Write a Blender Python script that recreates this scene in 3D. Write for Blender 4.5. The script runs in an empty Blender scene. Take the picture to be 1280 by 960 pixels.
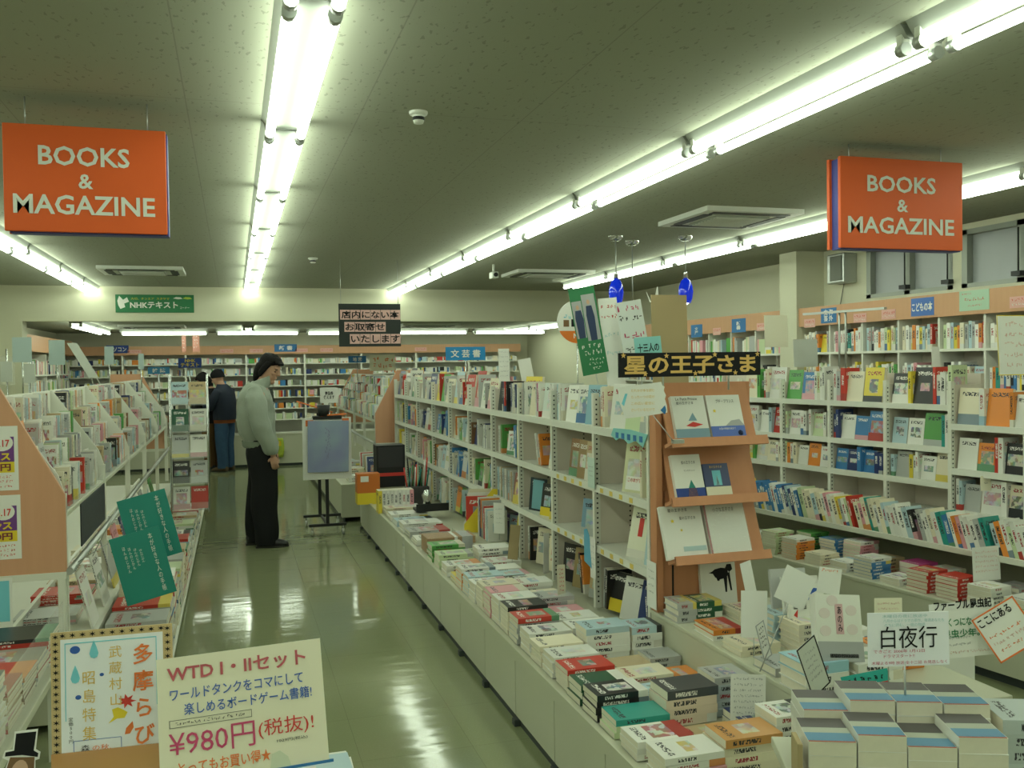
import bpy, bmesh, math, random
from mathutils import Vector, Matrix, noise as mnoise
R = math.radians
sc = bpy.context.scene
C = sc.collection
random.seed(7)

# ------------------------------------------------------------------ camera, world, exposure
F_PX, CAM_Z = 1150.0, 1.55
YAW, PITCH, ROLL = R(16.818), R(-1.238), R(0.8)
fw = Vector((math.sin(YAW)*math.cos(PITCH), math.cos(YAW)*math.cos(PITCH), math.sin(PITCH)))
rt = Vector((math.cos(YAW), -math.sin(YAW), 0))
up = rt.cross(fw)
r2 = rt*math.cos(ROLL) - up*math.sin(ROLL)
u2 = rt*math.sin(ROLL) + up*math.cos(ROLL)
cd = bpy.data.cameras.new('camera'); cam = bpy.data.objects.new('camera', cd); C.objects.link(cam)
m4 = Matrix((r2, u2, -fw)).transposed().to_4x4(); m4.translation = Vector((0, 0, CAM_Z))
cam.matrix_world = m4
cd.sensor_width = 36; cd.lens = F_PX/1280*36; cd.clip_start = .05; cd.clip_end = 100
sc.camera = cam
w = bpy.data.worlds.new('world'); sc.world = w; w.use_nodes = True
w.node_tree.nodes['Background'].inputs[0].default_value = (.75, .9, .7, 1)
w.node_tree.nodes['Background'].inputs[1].default_value = .02
sc.view_settings.view_transform = 'Standard'; sc.view_settings.look = 'None'
sc.view_settings.gamma = 1; sc.view_settings.use_curve_mapping = False
sc.view_settings.exposure = 0.57
TUBE_STRENGTH = 9.0
TUBE_COLOR = (.87, 1.0, .79)

# ------------------------------------------------------------------ materials
def lin(c): return tuple(((v/255)/12.92 if v/255 <= .04045 else ((v/255+.055)/1.055)**2.4) for v in c)
MATS = {}
def mat(name, rgb, rough=.5, spec=.4, metal=0, emit=None, es=0, alpha=1, trans=0, bump=0, bscale=60, var=0):
    """a principled material with a little procedural variation and bump"""
    if name in MATS: return MATS[name]
    m = bpy.data.materials.new(name); m.use_nodes = True
    nt = m.node_tree; b = nt.nodes['Principled BSDF']
    c = (*rgb, 1)
    b.inputs['Base Color'].default_value = c
    b.inputs['Roughness'].default_value = rough
    b.inputs['Specular IOR Level'].default_value = spec
    b.inputs['Metallic'].default_value = metal
    b.inputs['Alpha'].default_value = alpha
    b.inputs['Transmission Weight'].default_value = trans
    if emit:
        b.inputs['Emission Color'].default_value = (*emit, 1); b.inputs['Emission Strength'].default_value = es
    if bump or var:
        tc = nt.nodes.new('ShaderNodeTexCoord'); nz = nt.nodes.new('ShaderNodeTexNoise')
        nz.inputs['Scale'].default_value = bscale; nz.inputs['Detail'].default_value = 3
        nt.links.new(tc.outputs['Object'], nz.inputs['Vector'])
        if var:
            mx = nt.nodes.new('ShaderNodeMix'); mx.data_type = 'RGBA'
            mx.inputs[6].default_value = tuple(v*(1-var) for v in rgb)+(1,); mx.inputs[7].default_value = tuple(min(1, v*(1+var)) for v in rgb)+(1,)
            nt.links.new(nz.outputs['Fac'], mx.inputs[0]); nt.links.new(mx.outputs[2], b.inputs['Base Color'])
        if bump:
            bp = nt.nodes.new('ShaderNodeBump'); bp.inputs['Strength'].default_value = bump; bp.inputs['Distance'].default_value = .01
            nt.links.new(nz.outputs['Fac'], bp.inputs['Height']); nt.links.new(bp.outputs['Normal'], b.inputs['Normal'])
    MATS[name] = m
    return m

class G:
    """tiny expression helper for building node graphs"""
    def __init__(s, nt): s.nt = nt
    def _in(s, node, i, v):
        if hasattr(v, 'is_output') or hasattr(v, 'links'): s.nt.links.new(v, node.inputs[i])
        elif v is not None: node.inputs[i].default_value = v
    def math(s, op, a, b=None, c=None):
        n = s.nt.nodes.new('ShaderNodeMath'); n.operation = op
        s._in(n, 0, a); s._in(n, 1, b)
        if c is not None: s._in(n, 2, c)
        return n.outputs[0]
    def mix(s, f, a, b):
        n = s.nt.nodes.new('ShaderNodeMix'); n.data_type = 'RGBA'
        s._in(n, 0, f); s._in(n, 6, a); s._in(n, 7, b)
        return n.outputs[2]
    def xyz(s, x, y, z=0.0):
        n = s.nt.nodes.new('ShaderNodeCombineXYZ'); s._in(n, 0, x); s._in(n, 1, y); s._in(n, 2, z)
        return n.outputs[0]
    def noise(s, v, scale, detail=1, color=False):
        n = s.nt.nodes.new('ShaderNodeTexNoise'); s._in(n, 'Vector', v); n.inputs['Scale'].default_value = scale; n.inputs['Detail'].default_value = detail
        return n.outputs['Color' if color else 'Fac']
    def band(s, v, c, h):     # 1 where |v-c| < h
        return s.math('LESS_THAN', s.math('ABSOLUTE', s.math('SUBTRACT', v, c)), h)
    def hash(s, v, k): return s.math('FRACT', s.math('MULTIPLY', v, k))
    def ramp(s, f, cols):
        n = s.nt.nodes.new('ShaderNodeValToRGB'); n.color_ramp.interpolation = 'CONSTANT'
        el = n.color_ramp.elements
        while len(el) < len(cols): el.new(.5)
        for i, c in enumerate(cols): el[i].position = i/len(cols); el[i].color = (*c, 1)
        s._in(n, 0, f)
        return n.outputs[0]

def cover_material(name, printed=True):
    m = bpy.data.materials.new(name); m.use_nodes = True
    nt = m.node_tree; b = nt.nodes['Principled BSDF']; g = G(nt)
    oi = nt.nodes.new('ShaderNodeObjectInfo'); base = oi.outputs['Color']; rnd = oi.outputs['Random']
    b.inputs['Roughness'].default_value = .3; b.inputs['Specular IOR Level'].default_value = .5
    if not printed:
        nt.links.new(base, b.inputs['Base Color']); return m
    uv = nt.nodes.new('ShaderNodeUVMap'); sp = nt.nodes.new('ShaderNodeSeparateXYZ'); nt.links.new(uv.outputs[0], sp.inputs[0])
    U, V = sp.outputs[0], sp.outputs[1]
    fu = g.math('FRACT', U)
    front = g.math('LESS_THAN', U, 2.0); spine = g.math('MULTIPLY', g.math('GREATER_THAN', U, 2.0), g.math('LESS_THAN', U, 3.0))
    ra, rb, rc, rd = g.hash(rnd, 17.31), g.hash(rnd, 91.73), g.hash(rnd, 347.17), g.hash(rnd, 53.9)
    acc = g.ramp(ra, [(.42, .05, .04), (.68, .55, .12), (.08, .18, .36), (.7, .7, .66), (.66, .28, .1), (.12, .28, .16), (.62, .32, .36), (.32, .48, .58), (.03, .035, .04), (.74, .73, .68), (.4, .42, .4), (.66, .62, .5), (.2, .26, .3), (.72, .7, .62)])
    off = g.math('MULTIPLY', rnd, 113.0)
    # picture on the front
    nv = g.xyz(g.math('ADD', g.math('MULTIPLY', fu, 3.0), off), g.math('MULTIPLY', V, 4.0), off)
    nf = g.noise(nv, 1.6, 2)
    nc = g.noise(nv, 1.1, 1, color=True)
    pic = g.mix(g.math('GREATER_THAN', nf, .52), g.mix(.35, acc, nc), g.mix(.6, base, nc))
    pm = g.math('MULTIPLY', g.math('MULTIPLY', g.band(fu, .5, g.math('ADD', .2, g.math('MULTIPLY', rb, .22))), g.band(V, .46, g.math('ADD', .1, g.math('MULTIPLY', rd, .16)))), front)
    pm = g.math('MULTIPLY', pm, g.math('GREATER_THAN', rc, .3))
    col = g.mix(pm, base, pic)
    # belly band
    obi = g.math('MULTIPLY', g.math('LESS_THAN', V, g.math('ADD', .16, g.math('MULTIPLY', rb, .14))), g.math('GREATER_THAN', rd, .6))
    obi = g.math('MULTIPLY', obi, g.math('LESS_THAN', U, 3.0))
    col = g.mix(obi, col, acc)
    # title strokes
    lum = nt.nodes.new('ShaderNodeRGBToBW'); nt.links.new(base, lum.inputs[0])
    ink = g.mix(g.math('GREATER_THAN', lum.outputs[0], .22), (.78, .77, .72, 1), g.mix(g.math('GREATER_THAN', rc, .7), (.03, .03, .04, 1), (.35, .04, .05, 1)))
    tn = g.noise(g.xyz(g.math('ADD', g.math('MULTIPLY', fu, 17.0), off), g.math('MULTIPLY', V, 30.0), off), 1.0, 1)
    tmask = g.math('MULTIPLY', g.math('MULTIPLY', g.band(fu, .5, .36), g.band(V, .83, .055)), g.math('GREATER_THAN', tn, .5))
    tmask = g.math('MULTIPLY', tmask, front)
    sn = g.noise(g.xyz(g.math('MULTIPLY', fu, 3.0), g.math('ADD', g.math('MULTIPLY', V, 44.0), off), off), 1.0, 1)
    smask = g.math('MULTIPLY', g.math('MULTIPLY', g.band(fu, .5, .24), g.band(V, .63, g.math('ADD', .14, g.math('MULTIPLY', ra, .12)))), g.math('GREATER_THAN', sn, .47))
    smask = g.math('MULTIPLY', smask, spine)
    col = g.mix(g.math('MAXIMUM', tmask, smask), col, ink)
    nt.links.new(col, b.inputs['Base Color'])
    MATS[name] = m
    return m

WHITE = mat('white_painted_steel', (.74, .74, .66), .45, .4, var=.03, bscale=4)
BEIGE = mat('beige_pegboard', (.66, .6, .52), .6, .3, var=.03, bscale=5)
PANEL = mat('cream_kick_panel', (.54, .545, .425), .35, .45, var=.04, bscale=3)
KICK = mat('dark_kick_strip', (.05, .06, .06), .5, .3)
PAGES = mat('cream_paper_edges', (.74, .7, .58), .8, .1, var=.06, bscale=40)
PAPER = mat('white_paper', (.8, .8, .76), .7, .2)
CREAMP = mat('cream_paper', (.8, .76, .6), .7, .2)
CHROME = mat('chrome', (.65, .67, .66), .2, .5, metal=1)
STEEL = mat('brushed_steel', (.5, .52, .5), .4, .5, metal=.8)
BLACK = mat('black_plastic', (.015, .016, .017), .45, .4)
ORANGEB = mat('orange_sign_board', (.72, .115, .022), .5, .3, var=.03, bscale=8)
PURPLE = mat('indigo_sign_core', (.06, .07, .3), .5, .3)
INK = mat('black_ink', (.012, .012, .014), .6, .2)
SHOEI = mat('off_white_letters', (.7, .72, .66), .6, .2)
def wood_mat(name, a, b_, scale=1.0):
    m = bpy.data.materials.new(name); m.use_nodes = True; nt = m.node_tree; g = G(nt); b = nt.nodes['Principled BSDF']
    tc = nt.nodes.new('ShaderNodeTexCoord'); mp = nt.nodes.new('ShaderNodeMapping'); mp.inputs['Scale'].default_value = (18*scale, 18*scale, 1.4*scale)
    nt.links.new(tc.outputs['Object'], mp.inputs[0])
    n = g.noise(mp.outputs[0], 2.0, 4)
    nt.links.new(g.mix(n, (*a, 1), (*b_, 1)), b.inputs['Base Color']); b.inputs['Roughness'].default_value = .45; b.inputs['Specular IOR Level'].default_value = .35
    MATS[name] = m
    return m
WOOD = wood_mat('orange_beech_laminate', (.53, .235, .12), (.61, .285, .15)); PEACH = wood_mat('pale_peach_laminate', (.6, .31, .185), (.66, .36, .225))
FASCIA = wood_mat('peach_fascia_laminate', (.55, .3, .16), (.62, .35, .2))
COVER = cover_material('printed_book_cover')
PLAIN = cover_material('plain_book_cover', False)
def col(name, rgb, rough=.45, **k): return mat(name, rgb, rough, **k)
GOLD = col('gold_letters', (.72, .46, .14)); BLUE = col('blue_sign', (.03, .17, .42)); DBLUE = col('deep_blue', (.02, .06, .3))
SKY = col('light_blue_ink', (.2, .6, .72)); RED = col('red_ink', (.62, .05, .04)); ORINK = col('orange_ink', (.8, .2, .05)); BLINK = col('blue_ink', (.04, .12, .45))
YEL = col('yellow', (.78, .6, .04)); PINK = col('pink_strip', (.72, .45, .42)); GREEN = col('green_sign', (.03, .2, .08)); TEAL = col('teal_cover', (.02, .24, .2))
MUST = col('mustard_ink', (.75, .5, .12)); GREY = col('grey_card', (.4, .41, .42)); PURP = col('purple_ink', (.16, .05, .25)); CRIM = col('crimson_ink', (.55, .06, .16))
AQUA = col('aqua_card', (.25, .58, .58)); CARD = col('brown_cardboard', (.42, .33, .18), .8)
ACRYL = mat('clear_acrylic', (.85, .9, .88), .12, .6, alpha=.13)
WRAP = mat('clear_wrap', (.9, .92, .9), .08, .8, alpha=.14)

# ------------------------------------------------------------------ mesh helpers
class MB:
    def __init__(s): s.bm = bmesh.new(); s.mats = []; s.uv = s.bm.loops.layers.uv.new('UVMap')
    def mi(s, m):
        if m not in s.mats: s.mats.append(m)
        return s.mats.index(m)
    def face(s, pts, m, uvs=None):
        f = s.bm.faces.new([s.bm.verts.new(p) for p in pts]); f.material_index = s.mi(m)
        if uvs:
            for l, q in zip(f.loops, uvs): l[s.uv].uv = q
        return f
    def box(s, x0, x1, y0, y1, z0, z1, m, M=None, bevel=0):
        P = [Vector(p) for p in ((x0,y0,z0),(x1,y0,z0),(x1,y1,z0),(x0,y1,z0),(x0,y0,z1),(x1,y0,z1),(x1,y1,z1),(x0,y1,z1))]
        if M is not None: P = [M @ p for p in P]
        vs = [s.bm.verts.new(p) for p in P]; k = s.mi(m); fs = []
        for q in ((0,3,2,1),(4,5,6,7),(0,1,5,4),(1,2,6,5),(2,3,7,6),(3,0,4,7)):
            f = s.bm.faces.new([vs[i] for i in q]); f.material_index = k; fs.append(f)
        if bevel:
            es = list({e for f in fs for e in f.edges})
            bmesh.ops.bevel(s.bm, geom=es, offset=bevel, segments=2, affect='EDGES', profile=.5)
        return s
    def prism(s, pts, axis, a, b, m):
        """extrude a 2-D outline along x, y or z"""
        def P(p, t): return {'x': (t, p[0], p[1]), 'y': (p[0], t, p[1]), 'z': (p[0], p[1], t)}[axis]
        A = [s.bm.verts.new(P(p, a)) for p in pts]; B = [s.bm.verts.new(P(p, b)) for p in pts]; k = s.mi(m); n = len(pts)
        for f in [A[::-1], B] + [[A[i], A[(i+1) % n], B[(i+1) % n], B[i]] for i in range(n)]:
            s.bm.faces.new(f).material_index = k
        return s
    def cyl(s, p0, p1, r, m, n=10, r1=None, cap=True):
        p0, p1 = Vector(p0), Vector(p1); d = (p1-p0).normalized(); a = d.orthogonal().normalized(); b = d.cross(a); k = s.mi(m)
        r1 = r if r1 is None else r1
        A = [s.bm.verts.new(p0+(a*math.cos(t)+b*math.sin(t))*r) for t in [2*math.pi*i/n for i in range(n)]]
        B = [s.bm.verts.new(p1+(a*math.cos(t)+b*math.sin(t))*r1) for t in [2*math.pi*i/n for i in range(n)]]
        for i in range(n):
            f = s.bm.faces.new([A[i], A[(i+1) % n], B[(i+1) % n], B[i]]); f.material_index = k; f.smooth = True
        if cap:
            s.bm.faces.new(A[::-1]).material_index = k; s.bm.faces.new(B).material_index = k
        return s
    def lathe(s, prof, m, n=20, o=(0, 0, 0)):
        k = s.mi(m); rows = []
        for r, z in prof:
            rows.append([s.bm.verts.new((o[0]+r*math.cos(2*math.pi*i/n), o[1]+r*math.sin(2*math.pi*i/n), o[2]+z)) for i in range(n)])
        for A, B in zip(rows, rows[1:]):
            for i in range(n):
                f = s.bm.faces.new([A[i], A[(i+1) % n], B[(i+1) % n], B[i]]); f.material_index = k; f.smooth = True
        return s
    def loft(s, rings, m, n=14, cap=True):
        """rings: (centre, a, b, axis_a, axis_b) - an oval tube through them, interpolated"""
        k = s.mi(m); rows = []
        rr = [(Vector(c), a, b, Vector(u), Vector(v)) for c, a, b, u, v in rings]
        fine = []
        for i in range(len(rr)-1):
            p = [rr[max(0, i-1)], rr[i], rr[i+1], rr[min(len(rr)-1, i+2)]]
            for j in range(3):
                t = j/3; h = lambda f: .5*(2*f(1)+(f(2)-f(0))*t+(2*f(0)-5*f(1)+4*f(2)-f(3))*t*t+(3*f(1)-f(0)-3*f(2)+f(3))*t**3)
                fine.append((h(lambda q: p[q][0]), h(lambda q: p[q][1]), h(lambda q: p[q][2]), p[1][3].lerp(p[2][3], t), p[1][4].lerp(p[2][4], t)))
        fine.append(rr[-1])
        for c, a, b, u, v in fine:
            rows.append([s.bm.verts.new(c+u*a*math.cos(2*math.pi*i/n)+v*b*math.sin(2*math.pi*i/n)) for i in range(n)])
        for A, B in zip(rows, rows[1:]):
            for i in range(n):
                f = s.bm.faces.new([A[i], A[(i+1) % n], B[(i+1) % n], B[i]]); f.material_index = k; f.smooth = True
        if cap:
            for q in (rows[0][::-1], rows[-1]):
                f = s.bm.faces.new(q); f.material_index = k; f.smooth = True
        return s
    def sphere(s, c, r, m, sx=1, sy=1, sz=1, n=14):
        k = s.mi(m)
        res = bmesh.ops.create_uvsphere(s.bm, u_segments=n, v_segments=max(6, n*2//3), radius=1, matrix=Matrix.Translation(c) @ Matrix.Diagonal((r*sx, r*sy, r*sz, 1)))
        for f in {f for v in res['verts'] for f in v.link_faces}: f.material_index = k; f.smooth = True
        return s
    def rumple(s, amp, freq, zs=1.0):
        s.bm.normal_update()
        bmesh.ops.subdivide_edges(s.bm, edges=s.bm.edges[:], cuts=1, use_grid_fill=True)
        s.bm.normal_update()
        for v in s.bm.verts: v.co += v.normal*amp*mnoise.noise(Vector((v.co.x*freq, v.co.y*freq, v.co.z*freq*zs)))
        for f in s.bm.faces: f.smooth = True
        return s
    def mesh(s, name):
        bmesh.ops.recalc_face_normals(s.bm, faces=s.bm.faces)
        me = bpy.data.meshes.new(name); s.bm.to_mesh(me); s.bm.free()
        for m in s.mats: me.materials.append(m)
        return me
    def build(s, name, parent=None, loc=(0, 0, 0), rot=(0, 0, 0)):
        o = bpy.data.objects.new(name, s.mesh(name)); C.objects.link(o); o.location = loc; o.rotation_euler = rot
        if parent: o.parent = parent
        return o
def tag(o, label, cat, group=None, kind=None):
    o['label'] = label; o['category'] = cat
    if group: o['group'] = group
    if kind: o['kind'] = kind
    return o
def struct(o): o['kind'] = 'structure'; return o
def thing(name, label, cat, loc=(0, 0, 0), rot=(0, 0, 0), group=None):
    o = bpy.data.objects.new(name, None); C.objects.link(o); o.location = loc; o.rotation_euler = rot
    return tag(o, label, cat, group)
def box(name, dims, m, parent=None, loc=(0, 0, 0), rot=(0, 0, 0), bevel=0):
    return MB().box(*dims, m, bevel=bevel).build(name, parent, loc, rot)

def text(s, m, w, h, parent, loc, rot=(R(90), 0, 0), name='lettering', bold=0.0, depth=.0012, space=1.0, stretch=True):
    """flat lettering fitted into a w x h rectangle centred on loc"""
    cu = bpy.data.curves.new(name, 'FONT'); cu.body = s; cu.size = 1; cu.offset = bold; cu.extrude = 0; cu.resolution_u = 2; cu.space_line = space
    cu.align_x = 'CENTER' if '\n' in s else 'LEFT'
    t = bpy.data.objects.new(name, cu); C.objects.link(t)
    dg = bpy.context.evaluated_depsgraph_get(); dg.update()
    me = bpy.data.meshes.new_from_object(t.evaluated_get(dg))
    bpy.data.objects.remove(t); bpy.data.curves.remove(cu)
    vs = me.vertices
    if len(vs):
        x0 = min(v.co.x for v in vs); x1 = max(v.co.x for v in vs); y0 = min(v.co.y for v in vs); y1 = max(v.co.y for v in vs)
        kx, ky = w/max(1e-6, x1-x0), h/max(1e-6, y1-y0)
        if not stretch: kx = ky = min(kx, ky)
        for v in vs: v.co = ((v.co.x-(x0+x1)/2)*kx, (v.co.y-(y0+y1)/2)*ky, depth)
    me.materials.clear(); me.materials.append(m)
    o = bpy.data.objects.new(name, me); C.objects.link(o); o.parent = parent; o.location = loc; o.rotation_euler = rot
    return o
def star_pts(cx, cz, r, n=5, inner=.42, ph=90):
    return [(cx+(r if i % 2 == 0 else r*inner)*math.cos(R(ph+180/n*i)), cz+(r if i % 2 == 0 else r*inner)*math.sin(R(ph+180/n*i))) for i in range(2*n)]

# ------------------------------------------------------------------ books
PAL = {'white': (.78, .78, .73), 'cream': (.76, .7, .54), 'grey': (.45, .46, .45), 'pale blue': (.45, .6, .66), 'blue': (.05, .2, .45), 'navy': (.03, .05, .16), 'red': (.55, .045, .03),
       'orange': (.75, .25, .04), 'yellow': (.75, .6, .06), 'green': (.1, .36, .08), 'pale green': (.55, .65, .4), 'teal': (.03, .3, .26), 'pink': (.75, .35, .4), 'magenta': (.5, .06, .25), 'purple': (.25, .17, .42),
       'brown': (.24, .12, .05), 'black': (.02, .02, .022), 'tan': (.5, .38, .22), 'dark green': (.02, .1, .05)}
PALE = ['white']*9 + ['cream']*5 + ['grey']*2 + ['pale blue']*2 + ['pale green', 'pink', 'yellow', 'orange', 'red', 'blue', 'green', 'black', 'navy', 'brown']
ORD = ['topmost', 'second', 'third', 'fourth', 'fifth', 'sixth', 'seventh', 'eighth', 'ninth', 'tenth', 'eleventh', 'twelfth', 'thirteenth', 'fourteenth', 'fifteenth', 'sixteenth', 'seventeenth', 'eighteenth', 'nineteenth', 'twentieth',
       'twenty-first', 'twenty-second', 'twenty-third', 'twenty-fourth', 'twenty-fifth', 'twenty-sixth', 'twenty-seventh', 'twenty-eighth', 'twenty-ninth', 'thirtieth']
NTH = ['first'] + ORD[1:]
_bm = {}
def book_meshes(w, t, h, hard, mm):
    w, h, t = round(w/.005)*.005, round(h/.005)*.005, max(.004, round(t/.002)*.002)
    k = (w, t, h, hard, mm.name)
    if k in _bm: return _bm[k]
    c = .0025 if hard else .0009; i = .004 if hard else .0006
    if t < .007: c = .0006
    b = MB(); z = (3.5, .5)
    def slab(x0, x1, y0, y1):
        P = [(x0,y0,0),(x1,y0,0),(x1,y1,0),(x0,y1,0),(x0,y0,h),(x1,y0,h),(x1,y1,h),(x0,y1,h)]
        fr = lambda x: (x/w*.98+.01)
        for q in ((0,3,2,1),(4,5,6,7),(0,1,5,4),(1,2,6,5),(2,3,7,6),(3,0,4,7)):
            pts = [P[j] for j in q]; uvs = None
            if q == (0,1,5,4): uvs = [(fr(p[0]), p[2]/h) for p in pts] if y0 == 0 else [z]*4
            elif q == (2,3,7,6): uvs = [(1+fr(w-p[0]), p[2]/h) for p in pts] if y1 == t else [z]*4
            elif q == (3,0,4,7): uvs = [(2.02+.96*p[1]/t, p[2]/h) for p in pts] if x0 == 0 else [z]*4
            else: uvs = [z]*4
            b.face(pts, mm, uvs)
    slab(0, w, 0, c); slab(0, w, t-c, t); slab(0, c, c, t-c)
    me = b.mesh('book_cover')
    p = MB().box(c, w-i, c, t-c, i, h-i, PAGES).mesh('page_block')
    _bm[k] = (me, p)
    return _bm[k]
def book(name, loc, rot, w, t, h, color, label, cat, group=None, hard=False, pages=True, mm=None):
    me, p = book_meshes(w, t, h, hard, mm or COVER)
    o = bpy.data.objects.new(name, me); C.objects.link(o); o.location = loc; o.rotation_euler = rot
    rgb = PAL[color] if isinstance(color, str) else color
    k = random.uniform(.9, 1.08); o.color = (*[min(1, v*k) for v in rgb], 1)
    tag(o, label, cat, group)
    if pages:
        q = bpy.data.objects.new('page_block', p); C.objects.link(q); q.parent = o
    return o
class Fr:
    """a shelf front: origin O, E runs left to right for the viewer, N points out to the viewer"""
    def __init__(s, O, E, N):
        s.O, s.E, s.N = Vector(O), Vector(E).normalized(), Vector(N).normalized()
        s.rs = math.atan2(-s.N.y, -s.N.x); s.rf = math.atan2(s.E.y, s.E.x)
    def p(s, u, d, z): q = s.O+s.E*u-s.N*d; return (q.x, q.y, s.O.z+z)
UP = Vector((0, 0, 1))
def spine(fr, u, z, t, w, h, color, name, label, cat, group, d=.015, lean=0, **k):
    """a book standing with its spine out, its left side at u"""
    dz = abs(math.sin(lean))*t if lean < 0 else 0
    q = fr.p(u+t, d, z+dz)
    return book(name, q, (lean, 0, fr.rs), w, t, h, color, label, cat, group, **k)
def facing(fr, u, z, w, t, h, color, name, label, cat, group, d=.05, tilt=10, turn=0, **k):
    q = fr.p(u-w/2*math.cos(R(turn)), d, z)
    return book(name, q, (R(-tilt), 0, fr.rf+R(turn)), w, t, h, color, label, cat, group, **k)
ROWS = [0]
def fill(fr, L, z, hmax, where, name, cat, group, wmin=.1, tmin=.012, tmax=.03, faces=.18, pal=PALE, tail=1.0, lean=0, u0=.012, depth=.13, pages=True, d=.015, tilt=8, limit=99):
    """a mixed row of spines and face-out books, left to right"""
    u = u0; k = 0
    while u < L-.015 and k < limit:
        c = random.choice(pal); h = random.uniform(.74, .97)*hmax
        if random.random() < faces:
            w = min(h*.69, L-u-.006)
            if w < .06: break
            facing(fr, u+w/2, z, w, random.uniform(tmin, tmax), h, c, name, f'{c} {cat} facing out, {NTH[min(k, 29)]} from left {where}', cat, group, pages=pages, d=d+.02, tilt=tilt)
            u += w+.004
        else:
            t = random.uniform(tmin, tmax); ln = lean
            if u+t > L-.004: break
            spine(fr, u, z, t, min(depth, h*.7), h, c, name, f'{c} {cat} spine out, {NTH[min(k, 29)]} from left {where}', cat, group, lean=ln, pages=pages, d=d+random.uniform(0, .012))
            u += t/max(.6, math.cos(ln))+.0008
            if random.random() < .06: u += random.uniform(.01, .05)
        k += 1
        if u > L*tail: break
    return u
def stack(x, y, z, n, w, t, h, color, where, name='paperback', cat='book', group=None, rot=90, jit=.004, hard=False, pages=True, top=None, mm=None):
    """n copies lying flat, front cover up; returns the height of the top"""
    for i in range(n):
        c = top if (top and i == n-1) else color
        cn = c if isinstance(c, str) else 'printed'
        k = n-1-i
        lab = f'{"topmost" if k == 0 else ORD[k]+" from top"} {cn} {cat}, {where}' if n > 1 else f'single {cn} {cat} lying flat, {where}'
        ztop = z+(i+1)*t+.0004*i
        a = R(rot+random.uniform(-1.5, 1.5))
        book(name, (x+random.uniform(-jit, jit), y+random.uniform(-jit, jit), ztop), (R(-90), 0, a), w, t, h, c, lab, cat, group, hard=hard, pages=pages, mm=mm)
    return z+n*(t+.0004)
# ------------------------------------------------------------------ the room
def floor_mat():
    m = bpy.data.materials.new('olive_vinyl_floor'); m.use_nodes = True; nt = m.node_tree; g = G(nt); b = nt.nodes['Principled BSDF']
    tc = nt.nodes.new('ShaderNodeTexCoord'); P = tc.outputs['Object']
    br = nt.nodes.new('ShaderNodeTexBrick'); br.offset = 0; br.inputs['Scale'].default_value = 1; br.inputs['Brick Width'].default_value = .45; br.inputs['Row Height'].default_value = .45
    br.inputs['Mortar Size'].default_value = .0012; br.inputs['Color1'].default_value = (.225, .25, .135, 1); br.inputs['Color2'].default_value = (.215, .24, .13, 1); br.inputs['Mortar'].default_value = (.15, .165, .09, 1)
    nt.links.new(P, br.inputs['Vector'])
    n1 = g.noise(P, 1.3, 3); n2 = g.noise(P, 160, 2)
    c = g.mix(g.math('MULTIPLY', n1, .35), br.outputs['Color'], (.27, .285, .17, 1))
    c = g.mix(g.math('MULTIPLY', g.math('GREATER_THAN', n2, .62), .25), c, (.33, .34, .22, 1))
    nt.links.new(c, b.inputs['Base Color'])
    b.inputs['Specular IOR Level'].default_value = .55
    nt.links.new(g.math('ADD', .05, g.math('MULTIPLY', n1, .1)), b.inputs['Roughness'])
    mp = nt.nodes.new('ShaderNodeMapping'); mp.inputs['Scale'].default_value = (1.6, 5.5, 1); nt.links.new(P, mp.inputs[0])
    bp = nt.nodes.new('ShaderNodeBump'); bp.inputs['Strength'].default_value = .12; bp.inputs['Distance'].default_value = .012
    nt.links.new(g.noise(mp.outputs[0], 1.5, 2), bp.inputs['Height']); nt.links.new(bp.outputs[0], b.inputs['Normal'])
    return m
def ceiling_mat():
    m = bpy.data.materials.new('acoustic_ceiling_board'); m.use_nodes = True; nt = m.node_tree; g = G(nt); b = nt.nodes['Principled BSDF']
    tc = nt.nodes.new('ShaderNodeTexCoord'); P = tc.outputs['Object']
    br = nt.nodes.new('ShaderNodeTexBrick'); br.offset = 0; br.inputs['Scale'].default_value = 1; br.inputs['Brick Width'].default_value = .6; br.inputs['Row Height'].default_value = 1.82
    br.inputs['Mortar Size'].default_value = .0025; br.inputs['Mortar Smooth'].default_value = .3
    br.inputs['Color1'].default_value = (.36, .375, .295, 1); br.inputs['Color2'].default_value = (.355, .37, .29, 1); br.inputs['Mortar'].default_value = (.28, .285, .23, 1)
    mo = nt.nodes.new('ShaderNodeMapping'); mo.inputs['Location'].default_value = (.14, .3, 0); nt.links.new(P, mo.inputs[0]); nt.links.new(mo.outputs[0], br.inputs['Vector'])
    mp = nt.nodes.new('ShaderNodeMapping'); mp.inputs['Scale'].default_value = (1, .45, 1); nt.links.new(P, mp.inputs[0])
    pit = g.math('GREATER_THAN', g.noise(mp.outputs[0], 62, 2), .655)
    c = g.mix(g.math('MULTIPLY', pit, .55), br.outputs['Color'], (.17, .18, .14, 1))
    c = g.mix(g.math('MULTIPLY', g.noise(P, 1.1, 3), .3), c, (.34, .33, .27, 1))
    nt.links.new(c, b.inputs['Base Color']); b.inputs['Roughness'].default_value = .9; b.inputs['Specular IOR Level'].default_value = .1
    return m
WALL = mat('cream_wallpaper', (.63, .62, .475), .8, .2, var=.03, bscale=120, bump=.1)
CEIL = ceiling_mat()
XL, XR, YB, YF, ZC, ZL = -2.6, 4.83, -6.2, 15.55, 2.47, 2.12
struct(box('floor', (XL-.1, XR+.3, YB-.1, YF+.1, -.1, 0), floor_mat()))
struct(box('ceiling', (XL-.1, XR+.3, YB-.1, 11.1, ZC, ZC+.1), CEIL))
struct(box('ceiling_lower', (XL-.1, XR+.3, 11.1, YF+.1, ZL, ZL+.1), CEIL))
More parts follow.
